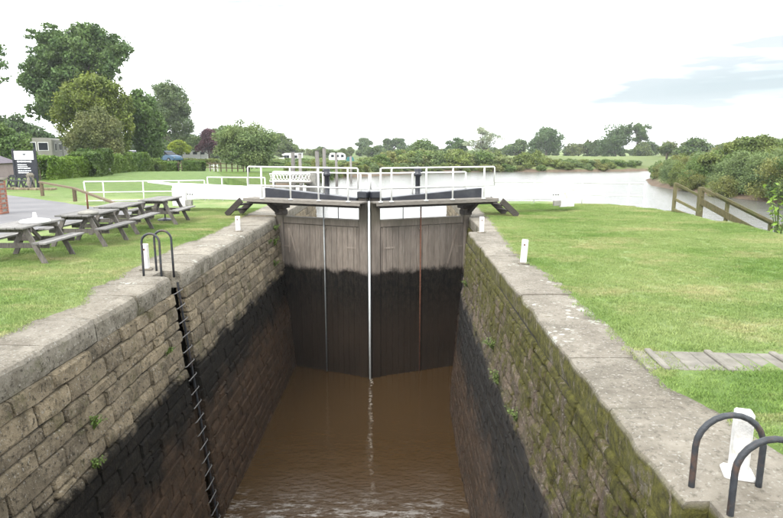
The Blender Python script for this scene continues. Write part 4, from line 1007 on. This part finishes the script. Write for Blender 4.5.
def tree(name, px, Yd, mains, n, size, col, label, cat='tree', seed=1, k=22, trunk=.25, ybase=None, group=None, limbs=9, lo=.28, hi=.48, core=.62):
    """mains in photo measure: (px centre, y centre, half width px, half height px) at distance Yd"""
    rr = random.Random(seed); X0 = atpx(px, Yd); gz_ = float(land_z(X0, Yd)); sc_ = Yd / 603.4; sv_ = Yd / 614.0
    root = empty(name, (X0, Yd, gz_), 0, label, cat, group); blobs = []
    for (cx, cy, hw_, hh) in mains:
        m_ = ((cx - px) * sc_, rr.uniform(-.2, .2) * hw_ * sc_, 2.2 + (148 - cy) * sv_ - gz_, hw_ * sc_ * 1.1, hw_ * sc_ * .95, hh * sv_ * 1.08)
        kk = max(5, int(k * (hw_ * hh) / (mains[0][2] * mains[0][3])))
        blobs += subblobs(m_, kk, rr, lo, hi)
        if core: blobs.append((m_[0], m_[1], m_[2], m_[3] * core, m_[4] * core, m_[5] * core))
    cr = link('crown', leaf_cloud('crown', blobs, n, size, seed, shell=.55), None, root); cr.color = (*col, 1)
    mb = MB(); top = max(b[2] for b in blobs) * .8; lowz = min(b[2] - b[5] for b in blobs)
    mb.tube([(0, 0, -.3), (rr.uniform(-.1, .1), 0, max(.3, lowz)), (rr.uniform(-.2, .2), rr.uniform(-.2, .2), top * .6), (rr.uniform(-.4, .4), 0, top * .9)], [trunk * 1.25, trunk, trunk * .6, trunk * .2], 8)
    for q in range(limbs):
        b = rr.choice(blobs); z0 = max(.3, min(b[2] * .6, lowz + (top - lowz) * rr.uniform(.0, .4))); mid = (b[0] * .5 + rr.uniform(-.2, .2), b[1] * .5, (z0 + b[2]) / 2 + .2)
        mb.tube([(0, 0, z0), mid, (b[0], b[1], b[2])], [trunk * .5, trunk * .3, trunk * .1], 6)
    mb.build('trunk', MT['bark'], root, True)
    return root
G1 = (.80, .92, .80)
tree('broadleaf_tree', 85, 75, [(82, 62, 38, 32), (60, 88, 34, 40), (100, 55, 34, 32), (116, 66, 17, 22), (45, 52, 13, 8), (55, 38, 22, 14), (97, 42, 26, 14), (40, 110, 16, 18)], 72000, .27, (.62, .84, .60), 'tallest dark green broadleaf tree, rising over the olive tree at the left', seed=3, k=64, trunk=.5, lo=.13, hi=.27, core=.38)
tree('olive_tree', 95, 62, [(95, 112, 36, 42), (98, 90, 27, 20), (76, 120, 22, 30), (120, 118, 17, 38)], 46000, .20, (.92, .98, .42), 'rounded olive-yellow tree in front of the tallest tree', seed=5, k=60, trunk=.3, lo=.13, hi=.28, core=.7)
tree('grey_green_bush', 95, 50, [(93, 138, 27, 32), (80, 148, 16, 18), (112, 148, 14, 20)], 30000, .13, (.95, .88, .78), 'grey-brown willow bush in front of the olive tree', seed=6, k=50, trunk=.16, lo=.15, hi=.3, core=.7)
tree('green_tree', 143, 66, [(146, 128, 20, 38), (140, 104, 15, 18), (152, 146, 14, 20)], 22000, .24, (.62, .86, .52), 'narrow mid-green tree right of the olive tree', seed=7, k=44, trunk=.22, lo=.16, hi=.32, core=.7)
tree('far_oak', 175, 112, [(174, 106, 25, 25), (172, 94, 18, 13), (182, 124, 17, 20), (162, 120, 14, 22)], 22000, .30, (.74, .86, .84), 'large greyish green tree standing behind the bright shrub', seed=8, k=46, trunk=.3, lo=.15, hi=.3)
tree('dark_tree', 18, 92, [(20, 132, 22, 16), (-2, 128, 22, 20), (42, 138, 14, 10)], 12000, .4, (.45, .62, .48), 'dark tree behind the old caravan at the far left', seed=9, k=18)
tree('left_shrub', 13, 47, [(12, 148, 17, 16), (-8, 142, 18, 22), (26, 152, 8, 12)], 14000, .16, (.75, .95, .6), 'mid-green shrub beside the sign board at the left edge', cat='shrub', seed=10, k=20, trunk=.1)
tree('overhanging_tree', -30, 50, [(-32, 62, 32, 46), (3, 50, 12, 7), (6, 66, 13, 6), (4, 80, 12, 6)], 5200, .22, (.65, .85, .7), 'tree outside the left edge with only leafy twigs in view', seed=12, k=26)
tree('bright_shrub', 177, 104, [(178, 146, 10.5, 7), (172, 148, 8, 5), (184, 148, 7, 5)], 9000, .20, (1.5, 1.55, .30), 'bright yellow-green shrub behind the blue car', cat='shrub', seed=13, k=16, trunk=.12)
tree('purple_tree', 208, 118, [(209, 140, 10, 12), (203, 146, 7, 9), (213, 148, 6, 9)], 9000, .26, (.85, .32, .95), 'dark purple-leaved tree beside the willow', seed=14, k=16, trunk=.2)
tree('background_tree', 150, 125, [(150, 140, 14, 14), (190, 143, 18, 10), (225, 138, 16, 12), (165, 150, 14, 10)], 12000, .38, (.62, .80, .55), 'mid-green trees filling the gap behind the blue car', seed=15, k=16)
tree('willow_tree', 246, 63, [(246, 143, 29, 22), (235, 135, 18, 15), (262, 142, 18, 18), (228, 152, 14, 16), (250, 158, 26, 14)], 38000, .14, (1.12, 1.25, 1.12), 'wide grey-green willow on the left lawn with its trunk showing', seed=16, k=60, trunk=.2, lo=.15, hi=.3, core=.7, limbs=14)
tree('far_tree', 283, 170, [(281, 142, 11, 10), (272, 144, 10, 9), (292, 148, 9, 6)], 8000, .45, (.85, .95, .80), 'pale green tree showing to the right of the willow', seed=17, k=14)
# row of far trees right of centre
tree('small_far_tree', 364, 260, [(364, 146, 9, 7), (366, 141, 5, 4)], 3500, .6, (.66, .80, .8), 'small round tree left of the middle on the skyline', seed=18, k=9)
tree('twin_far_tree', 394, 240, [(388, 144, 8, 7), (399, 144, 8, 7)], 5000, .55, (.58, .74, .70), 'dark low twin-headed tree on the skyline above the centre of the gates', seed=19, k=10)
tree('round_willow', 424, 104, [(424, 155, 18, 13), (414, 158, 12, 10), (434, 160, 12, 10), (424, 146, 11, 8)], 14000, .22, (.84, 1.0, .92), 'large rounded grey-green willow on the far bank above the right gate', seed=20, k=26, trunk=.15)
tree('dark_far_tree', 457, 190, [(457, 145, 10, 8), (452, 149, 9, 6)], 5000, .45, (.48, .68, .52), 'dark rounded tree left of the pale thin willow', seed=21, k=12)
tree('pale_willow', 482, 150, [(484, 140, 15, 15), (475, 146, 13, 9), (494, 138, 10, 8), (480, 130, 9, 8)], 9000, .20, (2.0, 1.85, 3.0), 'pale silvery sparse tree with sky showing through its crown', seed=22, k=30, trunk=.22, limbs=30, lo=.16, hi=.30, core=0)
tree('far_tree', 514, 215, [(512, 149, 12, 8), (522, 145, 8, 8)], 5000, .5, (.64, .78, .66), 'low dark tree left of the big far oak', seed=23, k=12)
tree('big_far_oak', 546, 215, [(546, 140, 15, 14), (537, 146, 12, 10), (556, 146, 12, 10), (548, 132, 9, 8)], 11000, .48, (.52, .72, .58), 'big domed oak on the far skyline, right of the pale sparse tree', seed=24, k=20, trunk=.35)
tree('far_tree', 578, 225, [(577, 149, 13, 7), (588, 146, 8, 8), (568, 150, 8, 6)], 6000, .5, (.70, .70, .58), 'brownish low trees between the big oak and the tall leaning pair', seed=25, k=12)
tree('far_tree', 596, 222, [(594, 148, 10, 8)], 4500, .5, (.54, .70, .50), 'dark green tree just left of the tall pair of trees', seed=26, k=12)
tree('tall_far_tree', 615, 205, [(614, 140, 13, 15), (607, 146, 10, 11), (620, 132, 10, 9)], 9000, .45, (.52, .72, .56), 'tall tree on the skyline, left one of the joined pair', seed=27, k=20, trunk=.3)
tree('tall_far_tree', 636, 203, [(636, 132, 11, 9), (640, 142, 7, 10), (628, 128, 7, 6), (643, 130, 6, 8)], 4800, .42, (.58, .76, .60), 'tall open-crowned tree on the skyline, right one of the joined pair', seed=28, k=18, trunk=.3, lo=.2, hi=.36, core=0)
tree('far_tree', 666, 140, [(666, 148, 6, 6), (662, 151, 6, 4)], 3200, .3, (.66, .76, .62), 'small tree poking above the bushes on the right bank', seed=29, k=8)
# low woods at the horizon, both sides
rr = random.Random(21)
protoF = [leaf_cloud('crown', subblobs((0, 0, 4, 5.5, 4.5, 4), 12, rr, .3, .5), 2600, .6, 300 + i) for i in range(4)]
def far_wood(x0, x1, n_, Y0, Y1, hmin, hmax, cols, label, group):
    for k in range(n_):
        x = x0 + (x1 - x0) * (k + rr.random() * .8) / n_; Yd = rr.uniform(Y0, Y1); X = atpx(x, Yd)
        o = link('distant_tree', protoF[k % 4]); o.location = (X, Yd, float(land_z(X, Yd)) - .3); s = rr.uniform(hmin, hmax) / 8
        o.scale = (s * rr.uniform(.9, 1.5), s, s); o.rotation_euler = (0, 0, rr.uniform(0, 6.3)); c = rr.choice(cols); o.color = (*c, 1); tag(o, label, 'tree', group)
colsA = [(.62, .76, .62), (.72, .80, .55), (.55, .70, .60), (.85, .85, .60)]
far_wood(285, 470, 26, 180, 290, 3.0, 4.6, colsA, 'low dull green tree among the far trees left of the pale sparse tree', 'far trees left of the pale tree')
far_wood(480, 660, 18, 215, 260, 2.6, 4.4, colsA, 'low dull green tree in the row behind the flood bank', 'far trees behind the flood bank')
far_wood(640, 800, 16, 130, 260, 3.5, 6.0, colsA, 'low dull green tree behind the right bank bushes', 'far trees behind the right bank')
far_wood(-60, 285, 24, 130, 220, 4.5, 7.0, colsA, 'mid-green tree in the wood behind the left hedges', 'far trees behind the left hedges')

# bank bushes: a few kinds, many individuals
rr = random.Random(31)
protoB = []; protoN = []
for i in range(6):
    bl = subblobs((0, 0, .95, 1.5, 1.3, 1.05), 16, rr, .30, .48) + [(0, 0, .9, 1.05, .9, .75)] + [(rr.uniform(-1.2, 1.2), rr.uniform(-.9, .9), .35, .6, .55, .45) for _ in range(5)]
    protoB.append(leaf_cloud('foliage', bl, 2600, .20, 400 + i, shell=.6))
    protoN.append(leaf_cloud('foliage', bl, 11000, .078, 430 + i, shell=.6))
def bush(X, Yd, w_, h_, col, label, group, z=None):
    o = link('bush', rr.choice(protoN if Yd < 66 and X > 10 else protoB)); o.location = (X, Yd, (float(land_z(X, Yd)) if z is None else z) - .12)
    o.scale = (w_ / 3.2, w_ / 3.0, h_ / 1.95); o.rotation_euler = (0, 0, rr.uniform(0, 6.3)); o.color = (*col, 1)
    return tag(o, label, 'bush', group)
olive = (1.02, 1.08, .66); gwil = (.95, 1.08, .95); brown = (1.18, 1.05, .75); green = (.75, .95, .58); pale = (1.35, 1.30, 1.15)
def col_name(c):
    return 'olive' if c == olive or c == (1.0, 1.0, .62) else 'grey-green' if c == gwil else 'brownish' if c == brown else 'pale' if c == pale else 'yellow-green' if c == (.95, 1.0, .6) else 'dark green'
# far bank from left inlet round to the bend; tops read off the photograph
far_bank = []
def run(px0, px1, n_, Yf, top, cols, label, group, depth=7, wpx=22, off=2.0):
    for k in range(n_):
        px = px0 + (px1 - px0) * (k + rr.uniform(.1, .9)) / n_; dd = rr.uniform(0, depth); Yd = float(Yf(px)) + off + dd; X = atpx(px, Yd)
        t = float(np.interp(px, *top)) + (depth - dd) / depth * rr.uniform(0, 9) - 2.5 + rr.uniform(0, 2)
        z0 = float(land_z(X, Yd)); h = max(1.0, 2.2 + (148 - t) / 593 * Yd - z0); w_ = rr.uniform(.6, 1.1) * wpx / 593 * Yd
        cc = rr.choice(cols); bush(X, Yd, w_, h, cc, (col_name(cc) + ' ' if len(cols) > 1 else '') + label, (col_name(cc) + ' ' if len(cols) > 1 else '') + group)
Yfar = lambda px: np.interp(px, [285, 310, 340, 380, 430, 480, 540, 600, 640], [58, 60, 75, 81, 90, 94, 94.5, 96, 99])
topL = ([285, 320, 352, 378, 400, 440, 470, 500], [163, 163, 162, 152, 150, 150, 150, 153])
run(285, 410, 22, Yfar, topL, [olive, gwil, green, olive, brown], 'rounded bush in the thicket along the far bank left of the round willow', 'bushes along the far bank left of the round willow', 16, 26, 4)
run(405, 505, 18, Yfar, topL, [gwil, gwil, pale, green, olive], 'willow bush on the far bank behind the right handrail', 'willow bushes behind the right handrail', 11, 28, 2.5)
run(478, 502, 3, Yfar, ([470, 510], [163, 164]), [brown], 'low brownish bush at the far water edge below the pale tree', 'brownish bushes below the pale tree', 2, 20, .8)
run(518, 566, 7, Yfar, ([515, 530, 545, 566], [156, 152, 153, 158]), [olive, olive, (1.0, 1.0, .62)], 'bush in the prominent clump on the far bank below the big oak', 'clump below the big oak', 4, 20, 1.5)
run(566, 622, 10, Yfar, ([560, 600, 625], [162, 163, 162]), [olive, green, brown, gwil], 'low bush on the far bank below the flood bank, left of the bend', 'low bushes left of the bend', 4, 16, 1.2)
run(285, 640, 46, Yfar, ([285, 400, 520, 640], [163, 163, 165, 166]), [olive, green, gwil, olive, brown], 'low scrubby bush at the far water edge', 'scrubby bushes at the far water edge', 2.5, 15, .6)
for k in range(16):
    px = 262 + 60 * (k + rr.random()) / 16; Yd = rr.uniform(84, 112); X = atpx(px, Yd); cc = rr.choice([green, olive, gwil]); z0 = float(land_z(X, Yd)); t = rr.uniform(164, 169)
    bush(X, Yd, rr.uniform(2.6, 4.2), max(1.1, 2.2 + (148 - t) / 614 * Yd - z0), cc, col_name(cc) + ' low bush between the willow and the mooring posts', col_name(cc) + ' low bushes between the willow and the mooring posts')
# right bank
def col_name(c):
    return 'olive' if c == olive or c == (1.0, 1.0, .62) else 'grey-green' if c == gwil else 'brownish' if c == brown else 'pale' if c == pale else 'yellow-green' if c == (.95, 1.0, .6) else 'dark green'
def right_bush(X, Yd, h, w_, col, z=None, row=0):
    where = 'at the near end' if Yd < 45 else 'midway along' if Yd < 65 else 'by the bend'; rw = ('overhanging the water', 'in the middle row', 'in the back row')[row]
    return bush(X, Yd, w_, h, col, f'{col_name(col)} willow bush {rw} of the right bank, {where}', f'{col_name(col)} bushes {rw} {where} of the right bank', z)
prs = [olive, gwil, gwil, green, gwil, gwil, olive, green, brown, (.95, 1.0, .6)]
for k in range(64):
    Yd = 34 + (96 - 34) * ((k + rr.random()) / 64) ** 1.1
    xe = float(np.interp(Yd, [30, 40, 47, 53, 61, 72, 82, 90, 98], [25.8, 25.3, 24.9, 24.5, 25.2, 29, 36, 52, 80]))
    row = k % 3; X = xe + 1.4 + row * 2.6 + rr.uniform(-.5, .8); px = 400 + X / Yd * 593
    t = float(np.interp(px, [615, 640, 660, 700, 715, 740, 760, 790, 900], [160, 152, 154, 153, 147, 140, 137, 138, 140])) + (2 - row) * rr.uniform(2, 8) * (50 / Yd) + rr.uniform(-1, 3)
    z0 = float(land_z(X, Yd)); h = max(1.6, 2.2 + (148 - t) / 593 * Yd - z0); right_bush(X, Yd, h, h * rr.uniform(1.2, 1.7), rr.choice(prs), None, row)
for X, Yd, h, w_ in ((26.3, 36, 2.9, 3.6), (27.6, 33, 3.3, 4.4), (26.6, 40.5, 2.6, 3.8)): right_bush(X, Yd, h, w_, (.62, .84, .62))
for k in range(9):
    right_bush(28.2 + (k % 2) * 2.4 + rr.uniform(-.4, .6), 30.5 - k * 2.1, rr.uniform(2.4, 3.4), rr.uniform(3.4, 4.6), rr.choice(prs), None, k % 2)
for X, Yd in ((25.2, 46.0), (25.3, 51.8)):
    right_bush(X, Yd, 1.6, 3.0, brown)
tree('bank_tree', 742, 52, [(742, 148, 20, 14), (730, 156, 16, 12), (760, 150, 18, 14), (712, 160, 14, 10)], 16000, .18, (.95, 1.0, .66), 'tallest willow in the right bank thicket near the right edge', seed=33, k=26, trunk=.16)

# ------------------------------------------------------------------ hedges
def hedge(p, q, h, wd_, n, size, col, label, seed, clipped=False):
    g = np.random.default_rng(seed); ax, ay = p; bx, by = q; Lh = math.hypot(bx - ax, by - ay); ang = math.atan2(by - ay, bx - ax)
    z0 = float(land_z((ax + bx) / 2, (ay + by) / 2)) - .1
    r = empty('hedge', (ax, ay, z0), ang, label, 'hedge')
    u = g.random(n) * Lh; side = g.random(n); v = np.where(side < .55, -wd_ / 2, (g.random(n) - .5) * wd_); zz = np.where(side < .55, g.random(n) * h, h)
    back = side > .88; v = np.where(back, wd_ / 2, v); zz = np.where(back, g.random(n) * h, zz)
    amp = .05 if clipped else .26
    wv = np.array([noise.noise(Vector((a * .9, b * 1.1, seed))) for a, b in zip(u, zz)])
    v = v + np.where(v < 0, -1, 1) * wv * amp * 1.5 + g.normal(0, .05, n); zz = zz + np.where(zz > h * .95, wv * amp * 1.3, 0) + g.normal(0, .05, n); u = u + g.normal(0, .05, n)
    c = np.stack([u, v, zz], 1); nr = g.normal(size=(n, 3)); nr[:, 1] -= .8; nr[:, 2] += .4; nr /= np.linalg.norm(nr, axis=1, keepdims=True)
    a = np.cross(nr, g.normal(size=(n, 3))); a /= np.linalg.norm(a, axis=1, keepdims=True); b = np.cross(nr, a); s = (size * (.6 + .8 * g.random(n)))[:, None]
    co = np.stack([c - a * s * .6, c - b * s * .4, c + a * s * .6, c + b * s * .4], 1).reshape(-1, 3)
    fo_ = link('foliage', np_mesh('foliage', co, np.arange(4 * n).reshape(-1, 4), MT['leaf']), None, r); fo_.color = (*col, 1)
    mb = MB()
    for k in range(int(Lh / 1.2) + 1): mb.tube([(k * 1.2, 0, -.1), (k * 1.2 + .1, .05, h * .5), (k * 1.2 - .15, 0, h * .9)], [.04, .03, .012], 5)
    mb.build('stems', MT['bark'], r)
H = lambda px, Y: (atpx(px, Y), Y)
hedge(H(34, 36), H(84, 41), 1.38, 1.3, 30000, .11, (.85, 1.15, .42), 'bright green hedge running right from the sign board', 61)
hedge(H(76, 39.5), H(96, 43), 1.65, 1.6, 14000, .12, (.50, .68, .36), 'dark stretch of hedge under the grey-brown willow bush', 62)
hedge(H(92, 44), H(138, 58), 1.45, 1.5, 24000, .13, (.74, .98, .42), 'green hedge continuing right beneath the two big trees', 63)
hedge(H(136, 58), H(154, 64), 1.25, 1.4, 12000, .15, (.72, .92, .46), 'rough end of the long hedge below the narrow green tree', 64)
hedge(H(151, 62), H(168, 61), 1.05, 1.2, 7000, .14, (.70, .92, .42), 'clipped hedge block in front of the blue car, left one', 65, True)
hedge(H(168, 61), H(175, 61), .95, 1.2, 3600, .14, (.62, .88, .42), 'narrow clipped hedge block under the blue car, right one', 66, True)
hedge(H(183, 59), H(201, 59), 1.05, 1.3, 9000, .13, (.50, .72, .36), 'dark box-clipped hedge block right of the gate posts', 67, True)
hedge(H(181, 96), H(216, 93), 1.1, 1.3, 8000, .18, (.75, .80, .42), 'brownish hedge in front of the caravan by the purple tree', 68)

# ------------------------------------------------------------------ small plants
def plant(x, y, z, h, n_, leaf, seed, label, cat='plant', col=(1.1, 1.3, .7), group=None, out=(0, 0), spread=.5, name='weed'):
    rr_ = random.Random(seed); r = empty(name, (x, y, z), 0, label, cat, group); mb = MB(); vs = []; fs = []
    for k in range(n_):
        a = rr_.uniform(0, 6.28); t = rr_.uniform(.2, spread) * h; tip = Vector((math.cos(a) * t + out[0] * h, math.sin(a) * t + out[1] * h, h * rr_.uniform(.6, 1)))
        mid = tip * .5 + Vector((0, 0, h * .12)); mb.tube([(0, 0, 0), mid, tip], [.006 * (1 + h), .004 * (1 + h), .002], 4)
        for q in range(9):
            u = .25 + .75 * q / 8; c = (Vector((0, 0, 0)).lerp(mid, u * 2) if u < .5 else mid.lerp(tip, u * 2 - 1)); d = Vector((rr_.gauss(0, 1), rr_.gauss(0, 1), rr_.gauss(0, .5))).normalized() * leaf * rr_.uniform(.7, 1.2)
            e = d.cross(Vector((rr_.gauss(0, .3), rr_.gauss(0, .3), 1))).normalized() * leaf * .32; m0 = len(vs); vs += [c, c + d * .5 + e, c + d + Vector((0, 0, -leaf * .25)), c + d * .5 - e]; fs.append((m0, m0 + 1, m0 + 2, m0 + 3))
    mb.build('stems', MT['stem'], r); o = link('leaves', mesh_from('leaves', vs, fs), MT['leaf'], r); o.color = (*col, 1)
plant(10.6, 16.6, -.55, 1.85, 9, .17, 5, 'young sapling with bright leaves at the right end of the timber fence', 'sapling', (1.2, 1.55, .6), spread=.28, name='sapling')
plant(11.3, 17.6, -.9, 1.2, 8, .14, 6, 'leafy weeds on the bank below the timber fence', 'plant', (.85, 1.1, .6), spread=.5)
wp = 'ferns and weeds rooted in the lock walls'
for k, (y, z, s, lab) in enumerate(((18.6, -.35, .3, 'fern on the left wall right beside the gate, highest one'), (18.2, -.75, .34, 'fern on the left wall beside the gate, below the highest'), (17.5, -.6, .22, 'little weed on the left wall near the gate'),
                                    (17.9, -1.35, .28, 'fern on the left wall near the gate just above the black band'), (6.9, -1.25, .26, 'green weed on the near part of the left wall, upper of two'), (6.75, -1.7, .22, 'green weed on the near part of the left wall, lower of two'), (9.35, -1.15, .2, 'small weed on the left wall just before the ladder'))):
    plant(face_x(-1, y, z) + .01, y, z - .05, s * .8, 12, s * .17, 50 + k, lab, 'weed', (.80, 1.0, .5), wp, (.35, 0), name='wall_weed')
for k, (y, z, s, lab) in enumerate(((14.6, -1.2, .25, 'weed on the right wall near its far corner'), (10.3, -1.35, .3, 'pale weed at the ledge of the right wall, farthest of three'), (9.4, -1.65, .32, 'pale weed at the ledge of the right wall, middle of three'), (7.9, -1.6, .28, 'pale weed at the ledge of the right wall, nearest of three'))):
    plant(face_x(1, y, z) - .01, y, z - .05, s * .8, 12, s * .15, 70 + k, lab, 'weed', (1.05, 1.15, .85), wp, (-.35, 0), name='wall_weed')

# ------------------------------------------------------------------ grass blades on the near lawns
def tuft_mesh(seed, n=80, rad=.11, h=.021):
    g = np.random.default_rng(seed); r = rad * np.sqrt(g.random(n)); a = g.random(n) * 6.283
    bx, by = r * np.cos(a), r * np.sin(a); t = g.random(n) * 6.283; w_ = .0035; hh = h * (.5 + .8 * g.random(n)); ln = hh * (.3 + .8 * g.random(n)); q = g.random(n) * 6.283
    p0 = np.stack([bx - w_ * np.cos(t), by - w_ * np.sin(t), 0 * bx], 1); p1 = np.stack([bx + w_ * np.cos(t), by + w_ * np.sin(t), 0 * bx], 1); p2 = np.stack([bx + ln * np.cos(q), by + ln * np.sin(q), hh], 1)
    return np_mesh('grass_tuft', np.stack([p0, p1, p2], 1).reshape(-1, 3), np.arange(3 * n).reshape(-1, 3), MT['blade'])
def scatter(name, host_pts, density, seed, label):
    """host_pts: a patch of lawn (grid) that carries the tufts as instances"""
    co, f = host_pts; me = np_mesh(name, co, f, MT['grass']); o = link(name, me); tag(o, label, 'grass', None, 'stuff')
    tf = bpy.data.objects.new('grass_tuft', tuft_mesh(seed)); 
    ng = bpy.data.node_groups.new('grass_scatter', 'GeometryNodeTree'); ng.interface.new_socket('Geometry', in_out='INPUT', socket_type='NodeSocketGeometry'); ng.interface.new_socket('Geometry', in_out='OUTPUT', socket_type='NodeSocketGeometry')
    gi = ng.nodes.new('NodeGroupInput'); go = ng.nodes.new('NodeGroupOutput'); dp = ng.nodes.new('GeometryNodeDistributePointsOnFaces'); dp.inputs['Density'].default_value = density; dp.inputs['Seed'].default_value = seed
    ip = ng.nodes.new('GeometryNodeInstanceOnPoints'); ob = ng.nodes.new('GeometryNodeObjectInfo'); ob.inputs[0].default_value = tf; rv = ng.nodes.new('FunctionNodeRandomValue'); rv.data_type = 'FLOAT_VECTOR'; rv.inputs[0].default_value = (0, 0, 0); rv.inputs[1].default_value = (0, 0, 6.283)
    sv = ng.nodes.new('FunctionNodeRandomValue'); sv.data_type = 'FLOAT'; sv.inputs[2].default_value = .7; sv.inputs[3].default_value = 1.25
    ng.links.new(gi.outputs[0], dp.inputs['Mesh']); ng.links.new(dp.outputs['Points'], ip.inputs['Points']); ng.links.new(ob.outputs['Geometry'], ip.inputs['Instance']); ng.links.new(rv.outputs[0], ip.inputs['Rotation']); ng.links.new(sv.outputs[1], ip.inputs['Scale']); ng.links.new(ip.outputs[0], go.inputs[0])
    md = o.modifiers.new('scatter', 'NODES'); md.node_group = ng
    return o
def lawn_patch(side, y0, y1, wmax):
    ys_ = np.arange(y0, y1, .15); off = np.arange(0.0, wmax, .4); co = []
    for y in ys_:
        e = lawn_l(y) if side < 0 else lawn_r(y)
        for j, o in enumerate(off):
            x = e + side * (o + (0.0 if j else -.0)); 
            z = float(land_z(x, y)) + .024 + .02 * noise.noise(Vector((x * .8, y * .8, 1))) + .03 * noise.noise(Vector((x * .25, y * .25, 4))); z = max(z, .006) if (y < 24 and z > -.3) else z
            if abs(x) > 8.4 and side < 0 and y < 22: z = min(z, .06)
            co.append((x, y, z))
    nx = len(off); i = np.arange(nx - 1)[None, :] + np.arange(len(ys_) - 1)[:, None] * nx; f = np.stack([i, i + 1, i + nx + 1, i + nx], -1).reshape(-1, 4)
    co = np.array(co); c = co[f].mean(1); keep = np.ones(len(f), bool)
    if side < 0: keep &= ~((c[:, 0] < -8.8 - .0 * c[:, 1]) & (c[:, 1] < 21.5) & (c[:, 1] > 11))
    else: keep &= ~((np.abs(c[:, 1] - 5.9) < .30) & (c[:, 0] > 2.75))
    f = f[keep]; return co, f
scatter('grass', lawn_patch(-1, 5.5, 22, 8), 110, 3, 'short mown grass of the left lawn')
scatter('grass', lawn_patch(1, 3.4, 23.5, 8.2), 110, 4, 'short mown grass of the right lawn')

# ------------------------------------------------------------------ air
mb = MB(); mb.box((0, 1400, 8.5), (5400, 4000, 35)); hz = mb.mesh('haze', [])
hm = bpy.data.materials.new('haze'); hm.use_nodes = True; t = hm.node_tree; t.nodes.clear()
v = t.nodes.new('ShaderNodeVolumePrincipled'); v.inputs['Color'].default_value = (.93, .96, 1, 1); v.inputs['Density'].default_value = 0.00028
oo = t.nodes.new('ShaderNodeOutputMaterial'); t.links.new(v.outputs[0], oo.inputs['Volume']); hz.materials.append(hm)
tag(link('haze', hz), kind='stuff')
